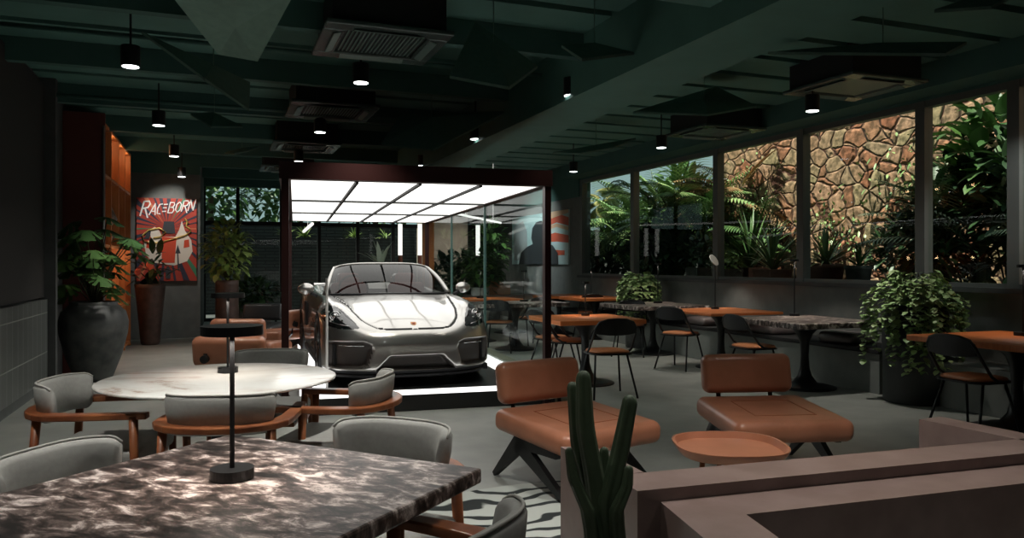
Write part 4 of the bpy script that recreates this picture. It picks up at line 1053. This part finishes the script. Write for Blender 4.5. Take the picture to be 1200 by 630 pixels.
# yard furniture
p = G(322, 366); t = dup(mc, (V(-5.1, 20.6).x, V(-5.1, 20.6).y, -.02), face(0, 1), 'black metal chair standing in the yard beyond the back glass')
p = V(-5.0, 21.4)
table('garden_table', M_white, (1.0, .8), .03, V(-4.6, 19.7+1.3), 0, 'pale garden table in the yard behind the car', 'table')
# ================================================================== SHELF, POSTER, PAINTING
SX0, SX1, SY0, SY1 = XL+.005, -1.36, 10.95, 14.3
sh = empty('bookshelf', ((SX0+SX1)/2, SY0, 0), 0, 'tall orange wooden shelf unit with a dark maroon end panel on the left wall', 'shelf')
cx = (SX0+SX1)/2; hw = (SX1-SX0)/2
MB().bx(-hw, hw+.03, -.06, 0, 0, 3.26).build('end_panel', M_maroonp, sh)
MB().bx(-hw, -hw+.02, 0, SY1-SY0, 0, 3.2).build('back_panel', M_oak, sh)
for yy in (.0, .84, 1.68, 2.5, SY1-SY0-.04): MB().bx(-hw+.02, hw, yy, yy+.04, 0, 3.2).build('divider', M_oak, sh)
for zz in (.05, .70, 1.58, 2.5, 3.16): MB().bx(-hw+.02, hw-.005, .04, SY1-SY0-.04, zz, zz+.035).build('shelf_board', M_oak, sh)
b = MB(); b.cyl((0, 0, 0), (0, 0, 3.1), .012, seg=8); o = b.build('corner_rod', mat('brushed_metal', (.3, .32, .3), .3, metal=.9), sh); o.location = (hw+.02, -.085, 0)
# sculpture in shelf
b = MB(); P = [(0, 0, 0), (.02, .05, .12), (-.03, -.04, .26), (.04, .02, .4), (0, .04, .56), (.02, -.03, .68)]
b.tube(P, [.09, .13, .1, .13, .09, .03], 14); o = b.build('sculpture', mat('pale_stone', (.45, .42, .38), .7, c2=(.15, .1, .08), scale=5), loc=(-1.52, 13.0-.6, 1.616)); tag(o, 'pale twisted sculpture standing on a middle board of the orange shelf', 'sculpture')
for (yy, zz, hh, lab) in ((11.4, .736, .3, 'round dark vase on a low board of the orange shelf'), (13.3, .736, .36, 'slim dark vase on a low board of the orange shelf')):
    b = MB(); b.lathe([(0, 0), (.06, 0), (.11, hh*.4), (.07, hh*.8), (.05, hh), (.04, hh), (.04, hh*.9), (0, hh*.9)], 24); o = b.build('vase', M_potg, loc=(-1.56, yy, zz)); tag(o, lab, 'vase')
for zz in (3.1, 1.5):
    for yy in (1.2, 2.1, 2.9):
        l = bpy.data.lights.new('shelf_light', 'POINT'); l.energy = 1.6; l.color = (1, .6, .3); l.shadow_soft_size = .04
        lo = bpy.data.objects.new('shelf_light', l); COL.objects.link(lo); lo.location = (hw-.1, yy+.05, zz); lo.parent = sh
# poster: x,z plane at Y=15.3
po = empty('poster', (-1.36, YP-.03, 1.05), 0, 'red racing poster lettered RACEBORN on the far left wall', 'poster')
PW, PH = 1.0, 1.5
MB().bx(0, PW, -.012, .028, 0, PH).build('canvas', flat('poster_red', (.42, .05, .03)), po)
def art(polys, name, m, y0, parent, flip=False):
    b = MB()
    for P in polys:
        n = len(P); vs = [(x, y0, z) for x, z in P]+[(x, y0+.003, z) for x, z in P]
        b.raw(vs, [list(range(n)), [n+i for i in range(n)][::-1]]+[(i, (i+1) % n, n+(i+1) % n, n+i) for i in range(n)])
    return b.build(name, m, parent)
random.seed(4)
navy = []; grn = []; org = []
def clipray(cx_, cz_, a, PW, PH):
    dx, dz = cos(a), sin(a); ts = []
    if dx > 0: ts.append((PW-cx_)/dx)
    if dx < 0: ts.append(-cx_/dx)
    if dz > 0: ts.append((PH-cz_)/dz)
    if dz < 0: ts.append(-cz_/dz)
    t = min(ts)*.995; return (cx_+dx*t, cz_+dz*t)
for k in range(30):
    a0 = 2*pi*k/30+random.uniform(-.03, .03); a1 = a0+random.uniform(.04, .13)
    tri = [(.5+.1*cos(a0), .95+.1*sin(a0)), clipray(.5, .95, a0, PW, PH), clipray(.5, .95, a1, PW, PH)]
    (navy if k % 5 else (grn if k % 2 else org)).append(tri)
art(navy, 'navy_ray', flat('poster_navy', (.03, .035, .06)), -.0155, po); art(grn, 'green_ray', flat('poster_green', (.05, .22, .12)), -.0155, po); art(org, 'orange_ray', flat('poster_orange', (.6, .2, .1)), -.0155, po)
art([[(.12, .70), (.16, .46), (.30, .33), (.62, .28), (.84, .36), (.93, .54), (.91, .74), (.80, .92), (.75, 1.1), (.70, .92), (.64, .80), (.42, .80), (.37, .92), (.30, .98), (.22, .92), (.24, .74)]], 'car_drawing', flat('poster_cream', (.72, .66, .58)), -.019, po)
art([[(.41, .33), (.63, .33), (.66, .78), (.42, .80)], [(.16, .6), (.24, .58), (.25, .7), (.17, .72)], [(.78, .6), (.88, .62), (.87, .76), (.79, .74)]], 'red_panel', flat('poster_brightred', (.6, .07, .03)), -.0225, po)
for P_ in ([(.42, .86), (.64, .86), (.62, 1.08), (.45, 1.08)], [(.14, .76), (.21, .76), (.24, .9), (.17, .92)], [(.48, .04), (.56, .04), (.56, .16), (.6, .16), (.52, .28), (.44, .16), (.48, .16)], [(.68, .2), (.71, .2), (.69, .5), (.73, .5), (.68, .66), (.64, .5), (.67, .5)]): art([P_], 'dark_shape', flat('poster_dark', (.04, .045, .055)), -.0225, po)
b = MB()
for yq in (.34, .40, .46, .52): pass
b.tube([(x, -.03, z) for x, z in [(.86-.02*i, 1.05) for i in range(1)]+[(.8, 1.14), (.84, 1.08), (.82, 1.0), (.88, .96), (.9, .9), (.8, .83), (.6, .76), (.4, .7), (.25, .68), (.12, .72), (.1, .82), (.2, .92), (.38, .96), (.48, .88), (.4, .8), (.28, .78)]], .013, 6)
b.build('yellow_line', flat('poster_yellow', (.75, .55, .15)), po)
M_let = flat('poster_white', (.85, .85, .82))
GL = {  # brush strokes of each capital letter in a unit box
 'R': [[(0, 0), (.06, 1)], [(.0, .97), (.55, 1.0), (.68, .82), (.55, .58), (.08, .5)], [(.3, .52), (.75, -.12)]],
 'A': [[(0, 0), (.45, 1)], [(.42, 1), (.72, 0)], [(.15, .32), (.62, .32)]],
 'C': [[(.62, .95), (.2, .9), (.04, .5), (.15, .08), (.6, .05)]],
 'E': [[(.02, .9), (.62, .95)], [(.0, .5), (.55, .52)], [(.0, .06), (.6, .1)]],
 'B': [[(.02, 0), (.04, 1)], [(.02, .97), (.5, .97), (.6, .76), (.48, .56), (.05, .53)], [(.05, .53), (.55, .5), (.66, .26), (.52, .03), (.02, .02)]],
 'O': [[(.35, .98), (.06, .75), (.04, .25), (.3, .02), (.6, .22), (.64, .75), (.35, .98)]],
 'N': [[(0, 0), (.04, 1)], [(.04, 1), (.56, 0)], [(.56, 0), (.62, 1)]]}
cxp = .06
for ch, wd, hh in (('R', .155, .27), ('A', .125, .215), ('C', .105, .20), ('E', .10, .15), ('B', .125, .20), ('O', .12, .195), ('R', .12, .20), ('N', .13, .215)):
    b = MB(); base = 1.16+.14*cxp+(.0 if hh > .16 else .03); th = .0095 if wd < .15 else .013
    for st_ in GL[ch]:
        P = [(cxp+x*wd*1.12+z*hh*.22, base+z*hh) for x, z in st_]; vs = []; fs = []
        for i, p in enumerate(P):
            a_ = Vector(P[max(0, i-1)]); c_ = Vector(P[min(len(P)-1, i+1)]); d_ = (c_-a_).normalized()
            for sg, yy in ((-1, -.030), (1, -.030), (1, -.024), (-1, -.024)): vs.append((p[0]-d_.y*th*sg, yy, p[1]+d_.x*th*sg))
        for i in range(len(P)-1):
            for k in range(4): fs.append((i*4+k, i*4+(k+1) % 4, i*4+4+(k+1) % 4, i*4+4+k))
        fs += [(3, 2, 1, 0), tuple((len(P)-1)*4+k for k in range(4))]
        b.raw(vs, fs)
    b.build('letter', M_let, po); cxp += wd*.93
# painting on the right wall (X=7), from Y 15 to 18.4
pa = empty('painting', (XR-.03, 14.8, 1.35), 0, 'pale blue and red painting with a dark helmeted figure on the far wall', 'painting')
pa.rotation_euler = (0, 0, pi/2)        # local x -> world Y ; local -y -> world +x... thickness handled below
PW2, PH2 = 3.35, 1.17
def art2(polys, name, m, off):
    b = MB()
    for P in polys:
        n = len(P); vs = [(x, off, z) for x, z in P]+[(x, off-.004, z) for x, z in P]
        b.raw(vs, [list(range(n)), [n+i for i in range(n)][::-1]]+[(i, (i+1) % n, n+(i+1) % n, n+i) for i in range(n)])
    return b.build(name, m, pa)
MB().bx(0, PW2, -.025, .01, 0, PH2).build('canvas', flat('paint_paleblue', (.45, .6, .6)), pa)
art2([[(.0, 1.0), (.5, 1.1), (1.6, .95), (1.5, .82), (.6, .92), (0, .82)], [(0, .62), (.7, .7), (1.5, .62), (1.5, .5), (.6, .5), (0, .46)], [(.2, .3), (1.2, .34), (1.5, .24), (.9, .2), (.2, .2)]], 'red_stroke', flat('paint_red', (.55, .09, .04)), .016)
art2([[(.0, .8), (.6, .9), (1.5, .8), (1.5, .74), (.6, .82), (0, .72)], [(0, 1.17), (1.3, 1.17), (.9, 1.02), (0, 1.1)]], 'sand_stroke', flat('paint_sand', (.6, .4, .25)), .021)
hd = [(.5, 0), (.55, .25), (.8, .42), (1.1, .48), (1.05, .7), (1.2, .9), (1.45, 1.0), (1.75, .98), (1.98, .85), (2.05, .62), (1.95, .48), (2.3, .42), (2.7, .28), (2.85, .0)]
art2([hd], 'dark_figure', flat('paint_dark', (.03, .035, .04)), .026)
art2([[(2.3, .1), (3.2, .1), (3.2, .95), (2.6, 1.05), (2.35, .8)]], 'grey_field', flat('paint_grey', (.4, .42, .42)), .016)
l = spot('painting_spot', (5.2, 16.2, 3.2), (7.0, 16.5, 1.9), 150, 80, .8, .05, (.9, 1, 1))
# LED tubes on brown posts
for (px, d, lab) in ((469, 17.0, 'left vertical white tube lamp on a brown post behind the car'), (492, 17.0, 'middle vertical white tube lamp on a brown post behind the car'), (560, 17.5, 'right vertical white tube lamp on a brown post behind the showcase glass')):
    p = V((px-600)/900*d, d); t = empty('tube_lamp', (p.x, p.y, 0), 0, lab, 'lamp')
    MB().cyl((0, 0, 0), (0, 0, .02), .14, seg=24).build('base', M_maroon, t); MB().cyl((0, 0, .02), (0, 0, 1.55), .05, seg=16).build('post', flat('post_brown', (.14, .05, .03)), t)
    MB().cyl((0, 0, 1.55), (0, 0, 2.24), .048, seg=16).build('tube', M_tube, t)
p0 = PD(533, 250, 13); p1 = PD(587, 261, 16.0)  # glowing tube drawn for a light strip's reflection in the glass; wires invented
o = MB().tube([p0, p1], .02, 8).cyl(p0.lerp(p1, .2), (*p0.lerp(p1, .2).xy, 3.6), .003, seg=6).cyl(p0.lerp(p1, .8), (*p0.lerp(p1, .8).xy, 3.6), .003, seg=6).build('reflection_tube', M_tube); tag(o, 'slim slanting glowing tube standing in for a glass reflection above the far plants', 'lamp')
p0 = PD(366, 262, 13.9); p1 = PD(356, 271, 15.5)  # second glowing tube, also a drawn reflection rather than a lamp
o = MB().tube([p0, p1], .03, 8).cyl(p0.lerp(p1, .5), (*p0.lerp(p1, .5).xy, 3.6), .003, seg=6).build('reflection_tube', M_tube); tag(o, 'short slanting glowing tube standing in for a glass reflection behind the case left end', 'lamp')
# wooden post above the case
o = sstr('trim_post', [(3.70, 3.88, 14.3, 14.5, 0, 3.36)], M_oak)
# till / box on far table
p = G(611, 343, .83); bo = empty('counter_box', (G(598, 345, .75).x-.3, G(598, 345, .75).y, .751), 0, 'tan box unit standing on the far reddish table', 'box')
MB().bx(-.25, .25, -.15, .15, 0, .2, bev=.01).build('body', flat('tan_board', (.4, .2, .12)), bo); MB().bx(-.1, .12, -.1, .1, .2, .27, bev=.01).build('lid', flat('tan_board', (.4, .2, .12)), bo)
# ================================================================== CEILING FITTINGS
def cassette():
    t = empty('air_conditioner', (0, 0, 0), 0, 'x', 'air conditioner', 'ceiling cassette air conditioners')
    b = MB(); fr = .47
    for (x0, x1, y0, y1) in ((-fr, fr, -fr, -fr+.16), (-fr, fr, fr-.16, fr), (-fr, -fr+.16, -fr+.16, fr-.16), (fr-.16, fr, -fr+.16, fr-.16)): b.bx(x0, x1, y0, y1, 0, .035, bev=.01)
    b.build('fascia', mat('ac_plastic', (.06, .085, .08), .25), t)
    MB().bx(-.42, .42, -.42, .42, .035, .32).build('housing', M_blackm, t)
    for s in (-1, 1):
        MB().box((s*.355, 0, -.004), (.07, .52, .008), (0, s*.35, 0)).build('louvre', M_ac2, t); MB().box((0, s*.355, -.004), (.52, .07, .008), (s*-.35, 0, 0)).build('louvre', M_ac2, t)
    b = MB()
    for k in range(19): b.bx(-.28+k*.031-.006, -.28+k*.031+.006, -.28, .28, .012, .03)
    b.build('grille', M_ac2, t); return t
M_ac2 = mat('ac_plastic_light', (.16, .22, .2), .2)
acs = cassette()
spots_ = [(445, 58, 6.0), (388, 134, 8.65), (357, 174, 11.3), (337, 200, 13.9), (1000, 106, 7.6), (838, 162, 10.2), (620, 8, 3.9)]
labs = ['large nearest ceiling cassette left of the beam, above the car', 'second ceiling cassette in the row behind the nearest', 'third ceiling cassette in the left row', 'farthest ceiling cassette above the left end of the showcase', 'ceiling cassette right of the beam near the garden windows', 'far ceiling cassette right of the beam', 'ceiling cassette at the top edge beside the beam']
for i, (px, py, d) in enumerate(spots_[:6]):
    z = HC+(HZ-py)/FPX*d; p = V((px-600)/900*d, d, 3.06)
    o = acs if i == 0 else dup(acs); o.location = p if i < 4 else (p.x, p.y, 3.09); o['label'] = labs[i]
# downlights
def downlight():
    t = empty('downlight', (0, 0, 0), 0, 'x', 'ceiling light', 'black can downlights')
    cylsmooth(MB().cyl((0, 0, 0), (0, 0, .16), .07, seg=24).build('can', M_black, t))
    MB().cyl((0, 0, -.004), (0, 0, 0), .06, seg=24).build('bulb', M_bulb, t)
    MB().cyl((0, 0, .16), (0, 0, .695), .009, seg=10).build('stem', M_black, t)
    return t
dls = downlight()
rows = [((153, 78), (186, 147), (204, 183), (213, 207)), ((423, 97), (375, 155), (350, 189)), ((669, 112), (557, 163), (495, 194)), ((952, 130), (775, 173), (672, 201)), ((915, 1),)]
nm_ = ['left row above the shelf', 'row over the cassettes', 'row just left of the beam', 'row right of the beam', 'top edge of the picture']
ordw = ['nearest', 'second', 'third', 'farthest']
i = 0; DL = 95
for ri, row in enumerate(rows):
    for k, (px, py) in enumerate(row):
        d = 1.54*900/(HZ-py); p = V((px-600)/900*d, d, 2.9)
        o = dls if i == 0 else dup(dls); i += 1
        o.location = p; o['label'] = ('%s black can downlight in the %s' % (ordw[k], nm_[ri])) if ri < 4 else 'black can downlight cut by the top edge of the picture'
        if ri == 0 and k == 3: continue
        spot('downlight_beam', (p.x, p.y, 2.88), (p.x, p.y, 0), DL, 85, .9, .05, (1, .95, .86))
# unseen downlights added above the frame to brighten the near part of the room
for (x, y, e_, tx, ty) in ((-.9, 3.3, 110, 0, 0), (-1.0, .9, 60, 0, 0), (.55, 3.6, 150, 0, 0), (.55, 1.6, 30, 0, 0), (2.25, 2.7, 170, 0, 0), (2.3, .9, 25, 0, 0), (3.6, 3.0, 230, 0, 0)):
    o = dup(dls, (x, y, 2.9), 0, 'added black can downlight over the near end of the room, out of view'); o['group'] = 'added downlights over the near end of the room'
    spot('downlight_beam', (x, y, 2.88), (x+tx, y+ty, 0), e_, 95, .9, .05, (1, .95, .88))
wl = dup(dls, (6.5, 3.9, 2.93), 0, 'added black can downlight, out of view, washing the rightmost window mullion'); spot('downlight_beam', (6.5, 3.9, 2.91), (6.98, 5.05, 2.0), 130, 45, .9, .05, (.95, 1, .95))  # fixture added out of frame to brighten the mullion
for (x, y, tx, ty, e_) in ((4.9, 15.2, .2, 1.5, 120), (5.9, 17.8, -.3, 1.2, 90), (3.6, 16.5, -.2, 1.0, 60)):  # hidden downlights added to lift the beige wall and far plants
    o = dup(dls, (x, y, 2.9), 0, 'added black can downlight hidden at the far end behind the showcase roof'); o['group'] = 'added downlights at the far end behind the showcase'
    spot('downlight_beam', (x, y, 2.88), (x+tx, y+ty, 1.0), e_, 100, .9, .05, (1, .92, .82))
# tilted acoustic panels hanging below the ceiling
M_pan = mat('acoustic_felt', (.13, .22, .19), .9, c2=(.15, .25, .21), scale=20)
def pillow(P, z, th, label, dz=None):
    """pointed felt panel: quadrilateral with thickness and a raised ridge"""
    n = len(P); P = [Vector(p) for p in P]; c = sum(P, Vector())/n
    vs = [p for p in P]+[p+Vector((0, 0, .02)) for p in P]+[c+Vector((0, 0, th))]+[c+Vector((0, 0, .0))]
    fs = [(i, (i+1) % n, n+(i+1) % n, n+i) for i in range(n)]+[(n+i, n+(i+1) % n, 2*n) for i in range(n)]+[((i+1) % n, i, 2*n+1) for i in range(n)]
    b = MB(); b.raw([v-c for v in vs], fs); 
    b.cyl((0, 0, th-.01), (0, 0, 3.6-c.z), .004, seg=6)
    o = b.build('acoustic_panel', M_pan, loc=c); tag(o, label, 'ceiling panel'); return o
def pc(L): return [PD(*q) for q in L]
pillow(pc([(200, -6, 4.2), (345, -8, 4.2), (302, 72, 4.7), (256, 64, 4.8)]), 0, .15, 'large dark pointed ceiling panel hanging at the top left')
pillow(pc([(166, 40, 5.2), (293, 99, 6.0), (292, 131, 5.6), (240, 95, 5.2)]), 0, .10, 'long thin pointed ceiling panel tilted above the poster')
pillow(pc([(527, 92, 5.4), (557, 28, 5.9), (630, 80, 5.9), (597, 105, 5.3)]), 0, .10, 'diamond shaped ceiling panel above the car')
pillow(pc([(447, 170, 8.0), (470, 135, 8.6), (594, 132, 8.6), (508, 177, 7.8)]), 0, .14, 'dark pointed ceiling panel just above the showcase roof')
pillow(pc([(658, 56, 5.6), (700, 58, 6.0), (743, 64, 5.9), (682, 72, 5.3)]), 0, .08, 'small pointed ceiling panel between the diamond one and the beam')
pillow(pc([(742, 133, 8.0), (839, 103, 8.5), (887, 126, 8.2), (830, 136, 7.8)]), 0, .08, 'dark triangular ceiling panel right of the beam')
pillow(pc([(900, 64, 5.2), (1000, 58, 5.6), (1133, 52, 5.4), (1108, 66, 5.0)]), 0, .06, 'flat dark ceiling panel above the garden windows')
pillow(pc([(1095, 15, 4.6), (1150, -4, 4.9), (1190, -4, 4.9), (1162, 11, 4.5)]), 0, .06, 'dark ceiling panel cut by the top right corner')
pillow(pc([(223, 135, 8.6), (250, 133, 8.8), (285, 150, 8.4), (248, 150, 8.2)]), 0, .08, 'pale triangular ceiling panel behind the long thin one')
pillow(pc([(263, 180, 11.4), (306, 172, 11.8), (290, 178, 11.2), (275, 181, 11)]), 0, .06, 'tiny far ceiling panel left of the third cassette')
pillow(pc([(648, 180, 10.8), (745, 163, 11.0), (720, 174, 10.6), (680, 181, 10.4)]), 0, .06, 'slim far ceiling panel right of the beam')
# conduit
o = MB().tube([(XL+.05, 6.9, 3.2), (2.95, 6.9, 3.2)], .02, 8).build('ceiling_pipe', M_ceil); tag(o, 'thin dark green pipe crossing below the ceiling slats, nearer one', 'pipe')
o = MB().tube([(XL+.05, 9.6, 3.2), (2.95, 9.6, 3.2)], .025, 8).build('ceiling_pipe', M_ceil); tag(o, 'thin dark green pipe crossing below the ceiling slats, farther one', 'pipe')
dk = MB().bx(.4, 2.95, 3.55, 4.15, 3.0, 3.35, bev=.01).build('air_duct', M_ceil2); tag(dk, 'rectangular green air duct at the top edge of the picture', 'duct')
# poster spot
spot('poster_spot', (-.75, 14.3, 3.2), (-.78, 15.3, 2.0), 70, 60, .7, .03, (1, .95, .88))
# soft light for the ceiling: cove strips on top of the beam sides are part of the room
